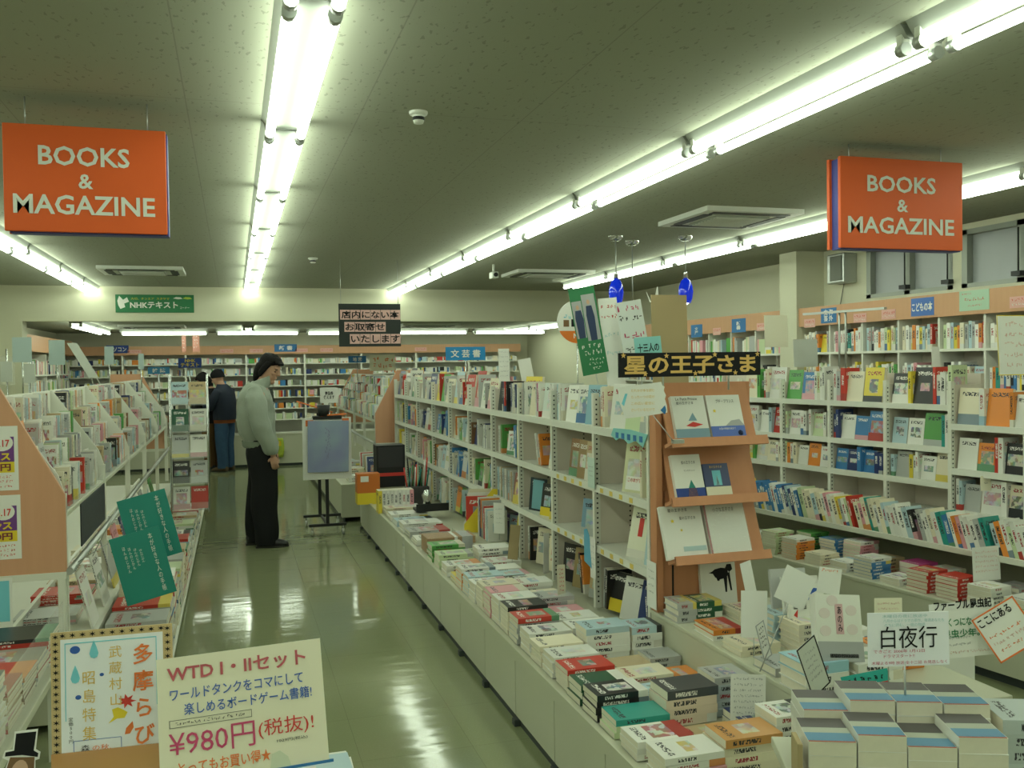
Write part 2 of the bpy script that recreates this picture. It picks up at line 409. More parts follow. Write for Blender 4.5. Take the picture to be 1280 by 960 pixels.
struct(box('beam', (XL-.05, XR+.25, 11.0, 11.12, 2.085, ZC), WALL))
struct(box('wall_left', (XL-.1, XL, YB, YF, 0, ZC), WALL))
struct(box('pillar_left', (XL, -2.17, 11.0, 11.25, 0, 2.085), WALL))
struct(box('wall_right', (5.0, 5.1, 7.0, YF, 0, ZC), WALL))
def right_wall():
    m = MB(); Y0, Y1 = YB, 7.0; wins = [(5.28, 6.2), (4.2, 5.2), (2.6, 3.9)]
    m.box(XR, XR+.1, Y0, Y1, 0, 2.03, WALL); m.box(XR, XR+.1, Y0, Y1, 2.43, ZC, WALL)
    ys = [Y1] + [v for a, b in wins for v in (b, a)] + [Y0]
    for i in range(0, len(ys), 2): m.box(XR, XR+.1, ys[i+1], ys[i], 2.03, 2.43, WALL)
    return m.build('wall_near_right')
struct(right_wall())
struct(box('pillar_right', (4.56, XR+.17, 6.75, 7.0, 0, ZC), WALL))
struct(box('wall_far', (XL, XR+.2, YF, YF+.1, 0, ZC), WALL))
struct(box('wall_behind', (XL, XR, YB-.1, YB, 0, ZC), WALL))
GLASS = mat('frosted_grey_glass', (.36, .38, .39), .35, .5, var=.05, bscale=9)
ALU = mat('weathered_aluminium', (.33, .35, .31), .5, .5, metal=.4)
for i, (a, b_) in enumerate([(5.28, 6.2), (4.2, 5.2), (2.6, 3.9)]):
    wn = struct(box(f'window_{i+1}', (XR+.05, XR+.06, a, b_, 2.03, 2.43), GLASS))
    fm = MB(); mid = (a+b_)/2
    for y0, y1 in ((a, a+.05), (b_-.05, b_), (mid-.03, mid+.03)): fm.box(XR+.0, XR+.048, y0, y1, 2.03, 2.43, ALU)
    fm.box(XR, XR+.048, a, b_, 2.03, 2.06, ALU); fm.box(XR, XR+.048, a, b_, 2.395, 2.43, ALU)
    fm.build('window_frame', wn)
    for y in (a+.03, mid):
        lm = MB().cyl((XR-.02, y, 2.38), (XR-.02, y, 2.1), .006, BLACK, 6).box(XR-.045, XR, y-.035, y+.035, 2.07, 2.1, BLACK)
        lm.build('window_latch', wn)

# ------------------------------------------------------------------ fluorescent lights
TUBE = mat('lit_tube', (.9, .95, .9), .3, .3, emit=TUBE_COLOR, es=TUBE_STRENGTH)
LAMPW = mat('white_lamp_body', (.7, .72, .66), .4, .4); LAMPG = mat('darkened_lamp_housing', (.32, .34, .3), .5, .3)  # housing colour darkened so the glare leaves a dark gap between the tubes
def light_meshes(L, twin):
    b = MB(); b.prism([(-.085, 0), (.085, 0), (.06, -.035), (-.06, -.035)] if twin else [(-.045, 0), (.045, 0), (.03, -.035), (-.03, -.035)], 'y', .005, L-.005, LAMPG)
    xs = (-.055, .055) if twin else (0,)
    sk = []
    for x in xs:
        for y in (.03, L-.03):
            sk.append(MB().box(x-.014, x+.014, y-.012, y+.012, -.075, -.02, LAMPW, bevel=.003).cyl((x, y-.014, -.062), (x, y+.014, -.062), .019, STEEL, 10).mesh('socket'))
    tb = [MB().cyl((x, .044, -.062), (x, L-.044, -.062), .0162, TUBE, 12).mesh('tube') for x in xs]
    return b.mesh('lamp_housing'), sk, tb
LM = {}
def light(x, y, z, L, twin, rot, label, group):
    k = (L, twin)
    if k not in LM: LM[k] = light_meshes(L, twin)
    h, sk, tb = LM[k]
    t = thing('fluorescent_light', label, 'ceiling light', (x, y, z), (0, 0, rot), group)
    for nm, me in [('lamp_housing', h)] + [('socket', q) for q in sk] + [('tube', q) for q in tb]:
        o = bpy.data.objects.new(nm, me); C.objects.link(o); o.parent = t
for x, y0, n, twin, nm in ((.2, 2.27, 7, True, 'middle row'), (1.855, 2.12, 7, True, 'row over centre shelves'), (3.66, 2.18, 7, True, 'row by the windows'), (-1.47, 2.27, 7, True, 'row over left rack')):
    for k in range(-6, n):  # rows run on behind the camera, unseen fixtures added to light the near objects
        if x > 3 and k > 5: continue
        light(x, y0+1.28*k, ZC, 1.27, twin, 0, f'{"twin" if twin else "single"} tube ceiling light, {nm}, '+(f'{NTH[k]} beyond the orange signs' if k >= 0 else f'{NTH[-1-k]} nearer than the orange signs'), 'fluorescent lights, '+nm)
for k in range(5):
    light(-1.55+1.3*k+1.22, 14.2, ZL, 1.22, True, R(90), f'twin tube light across the far room, {NTH[k]} from left', 'fluorescent lights across the far room')
for x, nm in ((-1.72, 'left'), (.2, 'middle'), (4.2, 'right')):
    for k in range(2 if x != .2 else 1):
        light(x, 11.5+k*1.28 if x != .2 else 12.8, ZL, 1.27, True, 0, f'twin tube light running lengthwise in the far room, {nm} row, {NTH[k]} from the beam', 'lengthwise lights in the far room')

# ------------------------------------------------------------------ ceiling fittings
def smoke(x, y, r, label):
    t = thing('smoke_detector', label, 'smoke detector', (x, y, ZC))
    MB().lathe([(0, -.012), (r*.9, -.012), (r, -.006), (r, 0)], LAMPW).build('base', t)
    MB().lathe([(0, -.042), (r*.5, -.042), (r*.62, -.03), (r*.62, -.012)], LAMPW).lathe([(r*.635, -.032), (r*.66, -.026), (r*.635, -.02)], BLACK).build('sensor_cap', t)
smoke(.66, 3.31, .034, 'white round smoke detector on the ceiling nearest the camera')
smoke(.66, 7.95, .04, 'white round smoke detector on the ceiling further down the aisle')
def aircon(x, y, sx, sy, label, z=ZC):
    t = thing('air_conditioner', label, 'air conditioner', (x, y, z), group='cassette air conditioners in the ceiling')
    p = MB(); p.prism([(-sx, -sy), (sx, -sy), (sx, sy), (-sx, sy)], 'z', -.03, 0, LAMPW); p.build('cover_plate', t)
    q = MB().box(-sx*.55, sx*.55, -sy*.55, sy*.55, -.04, -.03, col('grey_grille', (.3, .32, .27)))
    for i in range(9): q.box(-sx*.52, sx*.52, -sy*.5+i*sy*.118, -sy*.5+i*sy*.118+.012, -.044, -.04, LAMPW)
    q.build('intake_grille', t)
    for a, b_, c, d in ((-sx*.8, sx*.8, -sy*.86, -sy*.68), (-sx*.8, sx*.8, sy*.68, sy*.86), (-sx*.86, -sx*.68, -sy*.6, sy*.6), (sx*.68, sx*.86, -sy*.6, sy*.6)):
        box('air_slot', (a, b_, c, d, -.034, -.029), BLACK, t)
aircon(3.02, 5.2, .33, .33, 'white cassette air conditioner in the ceiling near the blue pendants')
aircon(3.05, 8.8, .4, .3, 'white cassette air conditioner in the ceiling further back, past the blue pendants')
aircon(-.78, 9.1, .36, .3, 'white cassette air conditioner in the ceiling before the green wall banner')
aircon(2.6, 12.6, .4, .3, 'cassette air conditioner in the low ceiling of the far room, right side', ZL)
aircon(-1.0, 12.9, .4, .3, 'cassette air conditioner in the low ceiling behind the green banner', ZL)
BGLASS = mat('cobalt_glass', (.005, .03, .5), .08, .6, emit=(.002, .02, .6), es=.3)
for x, y, zb, lb in ((2.68, 6.21, 1.98, 'cobalt blue glass pendant lamp beside the white poster, left one of the cluster'), (2.91, 6.43, 1.77, 'cobalt blue pendant lamp on a rod mostly hidden behind the handwritten posters'), (3.19, 6.11, 1.98, 'cobalt blue glass pendant lamp beside the brown cardboard, right one of the cluster')):
    t = thing('pendant_lamp', lb, 'pendant lamp', (x, y, ZC), group='blue pendant lamps over the centre')
    MB().lathe([(0, -.035), (.03, -.033), (.05, -.015), (.053, 0)], CHROME).build('canopy', t)
    MB().cyl((0, 0, -.03), (0, 0, zb+.2-ZC), .004, STEEL, 6).build('rod', t)
    MB().lathe([(.012, .0), (.02, -.05), (.0, -.05)], CHROME, o=(0, 0, zb+.23-ZC)).build('lamp_holder', t)
    MB().lathe([(.014, .18), (.035, .165), (.05, .12), (.055, .08), (.048, .03), (.036, 0), (.03, 0), (.042, .04), (.048, .08)], BGLASS, o=(0, 0, zb-ZC)).build('lamp_shade', t)
    MB().sphere((0, 0, zb+.015-ZC), .026, col('lit_bulb', (1, 1, .9), emit=(1, .95, .8), es=6)).build('bulb', t)
t = thing('security_camera', 'small white security camera hanging from the ceiling over the centre aisle', 'camera', (2.31, 8.18, ZC))
MB().cyl((0, 0, 0), (0, 0, -.07), .012, LAMPW).build('bracket', t); MB().box(-.03, .03, -.07, .05, -.13, -.07, LAMPW, bevel=.008).cyl((0, -.07, -.1), (0, -.085, -.1), .02, BLACK).build('camera_body', t)
t = thing('wall_speaker', 'grey box speaker mounted high on the right wall beside the pillar', 'speaker', (4.8, 6.42, 2.29))
MB().box(-.1, 0.03, -.11, .11, -.12, .12, STEEL, bevel=.01).build('cabinet', t); MB().box(-.108, -.1, -.09, .06, -.1, .1, col('dark_grille_cloth', (.12, .13, .1)), bevel=.003).build('grille', t)
MB().cyl((0, .02, -.12), (.02, .1, -.3), .003, BLACK, 5).cyl((.02, .1, -.3), (.02, .16, -.36), .003, BLACK, 5).build('cord', t)

# ------------------------------------------------------------------ big hanging signs
def books_sign(x, y, zt, w, h, label, rz=0):
    t = thing('hanging_sign', label, 'sign', (x, y, zt), (0, 0, rz), 'orange signs hanging from the ceiling')
    MB().box(0, w, 0, .018, -h, 0, ORANGEB, bevel=.002).build('front_panel', t)
    MB().box(.012, w+.004, .018, .075, -h-.004, -.006, PURPLE).build('core_panel', t)
    MB().box(0, w, .075, .093, -h, 0, ORANGEB).build('rear_panel', t)
    text('BOOKS', SHOEI, w*.56, h*.185, t, (w*.49, -.001, -h*.285), bold=.02)
    text('&', SHOEI, w*.09, h*.14, t, (w*.495, -.001, -h*.52), bold=.02)
    text('MAGAZINE', SHOEI, w*.87, h*.185, t, (w*.49, -.001, -h*.745), bold=.02)
    for q in (.12*w, .88*w): MB().cyl((q, .045, 0), (q, .045, ZC-zt), .0025, STEEL, 6).build('wire', t)
books_sign(-.715, 3.4, 2.37, .505, .355, 'orange BOOKS & MAGAZINE sign hanging above the left comic rack')
books_sign(2.46, 3.32, 2.408, .63, .385, 'orange BOOKS & MAGAZINE sign with blue core hanging on the right by the windows')
t = thing('hanging_sign', 'black hanging notice with three pink strips of Japanese lettering over the aisle', 'sign', (.872, 8.0, 1.72))
SW, SH = .535, .37
MB().box(0, SW, 0, .012, 0, SH, col('slate_black_board', (.018, .025, .022))).build('board', t)
for s, a, b_, zc in (('店内にない本', .01, SW, .275), ('お取寄せ', .045, .405, .17), ('いたします', .09, SW, .066)):
    st = MB()
    n = len(s); cw = (b_-a)/n
    for i in range(n): st.box(a+i*cw+.002, a+(i+1)*cw-.002, -.003, 0, zc-.042, zc+.042, PINK)
    sp_ = st.build('letter_strip', t)
    text(s, INK, (b_-a)*.95, .066, sp_, ((a+b_)/2, -.004, zc), bold=.02)
for q in (.02, SW-.02): MB().cyl((q, .006, SH), (q, .006, ZC-1.72), .002, STEEL, 6).build('wire', t)

t = thing('wall_banner', 'dark green banner with white Japanese lettering on the beam', 'banner', (-1.234, 10.995, 2.18))
MB().box(0, .82, -.004, 0, 0, .2, GREEN).build('sheet', t)
text('NHKテキスト', PAPER, .5, .075, t, (.4, -.006, .085), bold=.03)
text('コーナー', PAPER, .1, .025, t, (.72, -.006, .055)); text('大切、チンエア  スタサマ', YEL, .4, .026, t, (.36, -.006, .155))
MB().prism([(.05, .04), (.1, .06), (.09, .1), (.14, .12), (.12, .17), (.08, .14), (.04, .185), (.02, .13), (.03, .08)], 'y', -.0055, -.004, PAPER).build('emblem', t)
for x0, m_ in ((.6, PAPER), (.7, col('leaf_green', (.45, .6, .08)))): MB().prism([(x0, .16), (x0+.03, .175), (x0+.08, .172), (x0+.1, .155), (x0+.05, .15)], 'y', -.0055, -.004, m_).build('leaf_shape', t)
# ------------------------------------------------------------------ centre island: nine shelf units and a low display deck
BY = [3.61, 4.24, 4.87, 5.5, 6.13, 6.79, 7.46, 8.13, 8.85, 9.5, 10.15]
BAYN = ['nearest', 'second', 'third', 'fourth', 'fifth', 'sixth', 'seventh', 'eighth', 'ninth', 'tenth']
SHZ = [1.235, .948, .65, .345]         # shelf top surfaces
DECK_Z = .33
TAGM = col('yellow_price_tag', (.72, .55, .12)); TAGW = col('white_price_rail', (.72, .73, .66))
def shelf_unit(y0, y1, label, tags, first=False, x0=1.7, x1=1.97, top=1.4):
    L = y1-y0
    t = thing('shelf_unit', label, 'bookshelf', (x0, y0, 0), group='white shelf units of the centre island')
    D = x1-x0
    up_ = MB().box(.0, .032, 0, .024, DECK_Z, top, WHITE).box(.032, D, .004, .02, DECK_Z, top-.02, BEIGE)
    for k in range(42):
        z = .36+k*.0245
        up_.box(.012, .02, -.0015, .0, z, z+.008, BLACK); up_.box(.19, .198, .0025, .0045, z, z+.008, BLACK)
    up_.build('side_panel', t)
    if first: MB().box(.0, .032, L-.024, L, DECK_Z, top, WHITE).box(.032, D, L-.02, L-.004, DECK_Z, top-.02, BEIGE).build('side_panel', t)
    box('back_panel', (D, D+.03, 0, L, DECK_Z, top+.02), BEIGE, t)
    pb = MB().box(0, D, 0, L, .0, DECK_Z-.012, PANEL); pb.build('plinth', t)
    for i, z in enumerate(SHZ[:3]):
        sh = MB().box(.004, D, .024, L, z-.012, z, WHITE).box(0, .012, .024, L, z-.036, z+.002, TAGW).build('shelf', t)
        if tags and i:
            for k in range(4):
                u = L-.08-k*.115
                MB().box(-.002, 0, u-.034, u, z-.03, z-.008, TAGM).build('price_tag', sh)
    if tags:
        pass
    return t
for i in range(10):
    shelf_unit(BY[i], BY[i+1], f'white shelf unit of the centre island, {BAYN[i]} from the orange end display' if i else 'white shelf unit of the centre island adjoining the orange end display', i < 2, i == 9)
t = thing('rear_shelf_run', 'back-to-back white shelving on the far side of the centre island', 'bookshelf', (2.005, 3.61, 0))
MB().box(0, .165, 0, 6.5, 0, .33, PANEL).build('plinth', t)
for z in SHZ[:3]: MB().box(0, .165, 0, 6.5, z-.014, z, WHITE).build('shelf', t)
for k in range(11): MB().box(0, .165, .64*k, .64*k+.024, .33, 1.234, WHITE).build('side_panel', t)
def deck():
    t = thing('display_deck', 'long low cream display deck along the aisle side of the centre island', 'display table', (1.13, 2.25, 0))
    L = 8.88-2.25; n = 13; p = .5
    for k in range(n):
        a = k*p+.003; b_ = min((k+1)*p-.003, L)
        MB().box(0, .02, a, b_, .045, .285, PANEL).build('kick_panel', t)
    MB().box(.012, .02, 0, L, .045, .285, WHITE).box(.02, .56, 0, .02, .02, .31, PANEL).box(.02, .56, L-.02, L, .02, .31, PANEL).build('carcass', t)
    MB().box(.015, .03, 0, L, 0, .046, KICK).build('toe_strip', t)
    MB().box(-.002, .57, -.004, L, .31, DECK_Z, PANEL, bevel=.003).box(-.006, .018, -.004, L, .286, DECK_Z+.006, PANEL).build('deck_top', t)
    for k in range(n+1):
        MB().box(-.012, .03, k*p-.02, k*p+.02, 0, .03, KICK, bevel=.004).build('foot', t)
deck()
def end_platform():
    t = thing('end_platform', 'raised cream platform of books in front of the orange end display', 'display table', (1.7, 2.3, 0))
    MB().box(0, .62, 0, 1.3, 0, .47, PANEL).build('carcass', t)
    MB().box(-.004, .625, -.004, 1.302, .47, .487, PANEL, bevel=.003).build('top', t)
end_platform()
CF = [Fr((1.7, BY[i+1]-.002, 0), (0, -1, 0), (-1, 0, 0)) for i in range(10)]      # u: far -> near (left to right)
CG = 'books on the centre island shelves'
LV = ['top', 'upper', 'middle', 'bottom']
def w_(i, l): return f'{LV[l]} shelf, {BAYN[i]} unit of centre island'
def cf(i, l, u, w, h, c, k, t=.02, tilt=9, d=.03, **a):
    a.setdefault('turn', 20 if i < 4 else 10)
    return facing(CF[i], u, SHZ[l], w, t, h, c, 'shelf_book', f'{k} {w_(i, l)}', 'book', CG, d=d, tilt=tilt, **a)
CSN = {}
def cs(i, l, u, n, t, h, cols, lean=0, d=.02, wd=.13):
    for k in range(n):
        c = cols[k % len(cols)]; CSN[i, l] = CSN.get((i, l), -1)+1
        spine(CF[i], u, SHZ[l], t*random.uniform(.9, 1.1), wd, h*random.uniform(.97, 1.02), c, 'shelf_book', f'{c} book spine out, {NTH[CSN[i, l]]} spine on {w_(i, l)}', 'book', CG, d=d+random.uniform(0, .008), lean=lean)
        u += t*1.1/max(.7, math.cos(lean))+.001
    return u
# unit 0 (nearest): L = .63
cs(0, 0, .03, 2, .03, .2, ['white', 'cream']); cf(0, 0, .2, .15, .215, 'white', 'tall white book in clear wrap facing out'); cf(0, 0, .38, .15, .2, 'pale green', 'pale green book facing out'); cf(0, 0, .53, .13, .2, 'cream', 'cream book facing out')
b1 = cf(0, 1, .36, .19, .245, (.68, .68, .44), 'big pale yellow-green book with white band', t=.03)
cf(0, 1, .535, .12, .22, (.5, .52, .25), 'olive book facing out'); cs(0, 1, .49, 1, .02, .21, ['cream'])
b2 = cf(0, 2, .4, .2, .235, (.74, .74, .6), 'cream book with red blocks', t=.02, tilt=14); cf(0, 2, .55, .1, .2, 'pale blue', 'pale blue book facing out', d=.03)
for k, (s_, z) in enumerate(((.0, 0),)):
    for dx in (.055, .125): MB().box(dx, dx+.028, -.0015, 0, .1, .185, RED).build('red_block', b2)
MB().box(.02, .17, -.0015, 0, .012, .075, PAPER).build('paper_band', b1); text('この本がすごい', RED, .12, .022, b1, (.095, -.0022, .058))
bb = cf(0, 3, .15, .13, .19, 'black', 'black book with a wide yellow band', t=.03, tilt=12); MB().box(0, .13, -.0012, 0, 0, .06, YEL).build('paper_band', bb); cs(0, 3, .03, 2, .025, .2, ['grey', 'black'], lean=.1)
cf(0, 3, .31, .14, .2, 'white', 'white sports book facing out', t=.02, tilt=15, d=.02, hard=True); cf(0, 3, .46, .14, .21, 'navy', 'navy book beside the sports book', t=.03, tilt=14, d=.04)
cs(0, 3, .54, 2, .022, .2, ['navy', 'white'], lean=-.12)
# unit 1
cs(1, 0, .03, 3, .022, .2, ['pale blue', 'white', 'white']); cf(1, 0, .21, .14, .2, 'white', 'white book in clear wrap facing out'); cf(1, 0, .36, .13, .2, 'white', 'second white book in clear wrap facing out'); cf(1, 0, .5, .14, .205, (.25, .45, .55), 'white and blue picture book facing out')
for k, u in enumerate((.27, .39, .5)): cf(1, 1, u, .125, .2, ['brown', (.34, .22, .1), 'tan'][k], ['dark brown photo book', 'brown photo book', 'tan photo book'][k], tilt=7, turn=5, d=.02)
cf(1, 2, .42, .15, .19, (.2, .34, .45), 'misty blue book facing out alone', tilt=8, d=.03)
cf(1, 3, .13, .14, .21, 'black', 'black book with white label facing out', t=.03, tilt=5); cf(1, 3, .29, .16, .21, (.34, .26, .12), 'brown gold photo book facing out', tilt=9); cs(1, 3, .37, 2, .024, .2, ['black', 'orange'], lean=-.2); cf(1, 3, .51, .12, .2, 'tan', 'tan photo book facing out at the right', tilt=9)
# unit 2
cs(2, 0, .02, 3, .02, .2, ['grey', 'cream', 'white']); cf(2, 0, .19, .13, .2, 'cream', 'cream book facing out'); cs(2, 0, .27, 3, .02, .2, ['white', 'magenta', 'white']); cf(2, 0, .44, .15, .205, (.6, .66, .62), 'pale book with blossom facing out'); cs(2, 0, .53, 3, .02, .2, ['white'])
cs(2, 1, .3, 4, .018, .19, ['white', 'grey', 'white', 'orange'], lean=-.28); cf(2, 1, .53, .11, .2, 'pale blue', 'pale blue book right of leaning books')
b3 = cf(2, 2, .17, .16, .2, (.015, .03, .04), 'black-framed book with sea picture', t=.03, tilt=6); MB().box(.028, .135, -.0015, 0, .012, .188, col('sea_blue_print', (.16, .36, .42))).build('cover_picture', b3)
bb = cf(2, 2, .38, .15, .19, 'black', 'black photo book with yellow band', t=.03); MB().box(0, .15, -.0012, 0, 0, .05, YEL).build('paper_band', bb); cf(2, 2, .53, .12, .19, 'black', 'black and yellow book facing out at the right', t=.03)
cs(2, 3, .1, 2, .024, .21, ['white', 'black']); cf(2, 3, .3, .17, .215, 'cream', 'broad cream book facing out', t=.03, tilt=7); cf(2, 3, .48, .12, .2, 'cream', 'narrow cream book facing out'); cs(2, 3, .56, 2, .02, .2, ['tan', 'white'])
# unit 3
cf(3, 0, .12, .13, .2, 'black', 'black book with red foot facing out'); cs(3, 0, .2, 4, .02, .2, ['black', 'navy', 'red', 'black']); cf(3, 0, .42, .17, .235, 'yellow', 'yellow guide behind the row', d=.12); cs(3, 0, .4, 7, .02, .19, ['navy', 'white', 'cream', 'white'])
cs(3, 1, .1, 2, .03, .19, ['white', 'green']); cf(3, 1, .3, .1, .16, 'white', 'small white book facing out'); cs(3, 1, .44, 3, .03, .21, ['blue', 'blue', 'yellow'])
cs(3, 2, .03, 16, .021, .2, ['grey', 'pale blue', 'grey', 'white', 'tan']); cf(3, 2, .5, .13, .2, (.3, .13, .1), 'portrait book in dark red facing out', d=.01)
cs(3, 3, .05, 5, .024, .19, ['purple', 'magenta', 'purple', 'pale blue']); cf(3, 3, .3, .14, .2, 'pale blue', 'pale blue book facing out'); cf(3, 3, .47, .14, .22, 'yellow', 'lime yellow book facing out', d=.03)
# further units
random.seed(21)
tops = {4: [('red', .27), ('white', .2), ('cream', .22)], 5: [('pale blue', .26), ('cream', .2), ('red', .24)], 6: [('yellow', .26), ('green', .24), ('cream', .2)], 7: [('white', .26), ('cream', .2), ('navy', .24)], 8: [('black', .29), ('cream', .22), ('pale green', .2)], 9: [('navy', .26), ('red', .22), ('white', .24)]}
for i in range(4, 10):
    L = BY[i+1]-BY[i]; u = .06
    for k, (c, h) in enumerate(tops[i]):
        cf(i, 0, u+.08, .15, h, c, f'{c} book facing out, {NTH[k]} in line on', t=.03); u += .185
        if k < 2: cs(i, 0, u-.03, 1, .02, h*.9, [random.choice(['white', 'red', 'grey'])])
    for l in (1, 2):
        fill(CF[i], L, SHZ[l], .22, 'on '+w_(i, l), 'shelf_book', 'book', CG, faces=.4, pages=True, tmin=.018, tmax=.034, pal=PALE+['orange', 'blue', 'green', 'white'], limit=9)
    if i < 10: fill(CF[i], L, SHZ[3], .24, 'on '+w_(i, 3), 'shelf_book', 'book', CG, faces=.3, tmin=.018, tmax=.034, limit=9)

# ------------------------------------------------------------------ orange end display with its wrapped hardbacks
def end_display():
    t = thing('end_display', 'orange laminate end display with three tilted ledges on the centre island', 'book display', (1.7, 3.6, .487))
    H = 1.46-.487
    MB().box(.03, .47, -.03, .0, 0, H, WOOD, bevel=.002).build('back_board', t)
    MB().box(0, .03, -.06, .0, 0, H-.13, WOOD, bevel=.002).build('side_board', t)
    box('slot_track', (.085, .092, -.034, -.03, .02, H-.05), BLACK, t)
    zs = [.72, .475, .235]
    for i, z in enumerate(zs):
        l = [.27, .25, .3][i]
        m = MB(); a = R(20 if i < 2 else 22)
        M = Matrix.Translation((.0, -.035-math.sin(a)*l, z)) @ Matrix.Rotation(-a, 4, 'X')
        m.box(.03+.01*i, .445+.01*i, 0, .012, 0, l, WOOD, M)
        m.box(.015+.0*i, .46, -.062, .014, -.014, .0, WOOD, M); m.box(.015, .46, -.064, -.052, -.03, .008, WOOD, M)
        lo = m.build('ledge', t)
        for q in (.12, .38): MB().box(q, q+.012, -.04, -.02, z-.05, z-.01, STEEL).build('bracket', lo)
end_display()
EG = 'wrapped hardbacks on the orange end display'
def ed_book(li, u, w, h, c, label, t=.022, up_=.0):
    z = [.72, .475, .235][li]+.487; l = [.27, .25, .3][li]; a = R(20 if li < 2 else 22)
    # sits on the ledge, leaning on its board
    base = Vector((1.7+u, 3.6-.035-math.sin(a)*l, z)); v = Vector((0, math.sin(a), math.cos(a))); n = Vector((0, -math.cos(a), math.sin(a)))
    p = base+n*(t+.001)+v*.002
    return book('hardcover_book', p, (-a, 0, 0), w, t, h, c, label, 'book', EG, hard=True, mm=PLAIN)
def art(o, kind, m, *a):
    b_ = MB()
    if kind == 'rect': b_.box(a[0], a[1], -.0012, 0, a[2], a[3], m)
    if kind == 'poly': b_.prism(a[0], 'y', -.0012, 0, m)
    return b_.build(a[-1], o)
SLATE = col('slate_blue_band', (.2, .32, .4)); ROYAL = col('royal_blue_band', (.1, .17, .52))
b = ed_book(0, .06, .155, .2, 'white', 'white hardback with slate blue band, left on the top orange ledge')
art(b, 'rect', SLATE, .0, .155, 0, .055, 'paper_band'); text('Le Petit Prince', INK, .1, .012, b, (.07, -.0016, .186)); text('星の王子さま', INK, .08, .012, b, (.06, -.0016, .168))
art(b, 'poly', RED, [(.05, .068), (.085, .085), (.13, .072), (.09, .062)], 'cover_motif'); art(b, 'poly', SLATE, [(.065, .09), (.09, .125), (.105, .09)], 'cover_motif')
b = ed_book(0, .225, .16, .2, 'white', 'white hardback with royal blue band, right on the top orange ledge')
art(b, 'rect', ROYAL, .0, .16, 0, .062, 'paper_band'); text('プチ・プランス', INK, .085, .015, b, (.085, -.0016, .172)); text('永遠の物語を新訳で', PAPER, .08, .01, b, (.075, -.0016, .05))
art(b, 'poly', GREY, [(.07, .062), (.1, .085), (.14, .09), (.16, .062)], 'cover_motif'); art(b, 'poly', YEL, star_pts(.03, .13, .009), 'cover_motif')
art(b, 'poly', INK, [(.135+.012*math.cos(R(k*30)), .03+.012*math.sin(R(k*30))) for k in range(12)], 'round_seal')
b = ed_book(1, .06, .135, .195, 'white', 'white hardback with a small standing figure and blue foot on the middle orange ledge')
art(b, 'rect', DBLUE, .0, .135, 0, .05, 'paper_band'); text('星の王子さま', INK, .065, .013, b, (.075, -.0016, .16)); text('サン=テグジュペリ', INK, .05, .008, b, (.075, -.0016, .125))
art(b, 'poly', col('salmon_motif', (.65, .35, .25)), [(.05, .0), (.06, .05), (.095, .05), (.1, .0)], 'cover_motif'); art(b, 'poly', TEAL, [(.06, .05), (.077, .085), (.092, .05)], 'cover_motif')
b = ed_book(1, .2, .12, .15, 'navy', 'small navy book with a lit doorway and pale yellow band on the middle orange ledge')
art(b, 'rect', CREAMP, .0, .12, 0, .05, 'paper_band'); text('星の王子さま', GOLD, .06, .01, b, (.06, -.0016, .135)); art(b, 'rect', SKY, .04, .08, .055, .12, 'cover_motif'); art(b, 'poly', PAPER, [(.05, .055), (.06, .1), (.07, .055)], 'cover_motif')
b = ed_book(2, .0, .19, .225, 'white', 'large white wrapped book with pale blue city, left on the lowest orange ledge')
text('星の王子さま', INK, .09, .014, b, (.08, -.0016, .205)); text('星の王子さま', INK, .075, .013, b, (.12, -.0016, .17)); art(b, 'rect', col('pale_teal_print', (.45, .6, .62)), .08, .185, .03, .05, 'cover_motif'); art(b, 'poly', YEL, star_pts(.05, .16, .01), 'cover_motif'); art(b, 'poly', YEL, star_pts(.085, .12, .007), 'cover_motif')
b = ed_book(2, .2, .19, .225, 'white', 'large white wrapped book with dark red spine, right on the lowest orange ledge', t=.03)
text('小さな王子さま', INK, .1, .018, b, (.09, -.0016, .195)); art(b, 'rect', col('dark_red_spine', (.3, .03, .05)), -.001, .008, 0, .225, 'spine_strip'); MB().box(-.002, .192, -.003, -.0016, -.001, .227, mat('crinkled_wrap', (.95, .97, .95), .06, .9, alpha=.12, bump=.9, bscale=28)).build('clear_wrap', b)
b = book('picture_book', (1.91, 3.53, .489), (R(-8), 0, 0), .17, .02, .22, 'white', 'white picture book with a black goat standing under the lowest orange ledge', 'book', EG, hard=True, mm=PLAIN)
bk = MB(); Q = lambda pts: bk.prism([(px_, pz_-.04) for px_, pz_ in pts], 'y', -.0014, 0, INK)
Q([(.055, .19), (.07, .2), (.1, .205), (.13, .2), (.135, .175), (.12, .16), (.09, .155), (.07, .165)]); Q([(.04, .186), (.058, .182), (.06, .192)]); Q([(.12, .2), (.13, .218), (.15, .218), (.155, .195), (.14, .185)])
Q([(.075, .165), (.08, .15), (.09, .15), (.09, .16)]); Q([(.11, .165), (.115, .1), (.122, .1), (.128, .17)]); Q([(.13, .17), (.14, .105), (.147, .105), (.14, .19)]); bk.build('goat_print', b)
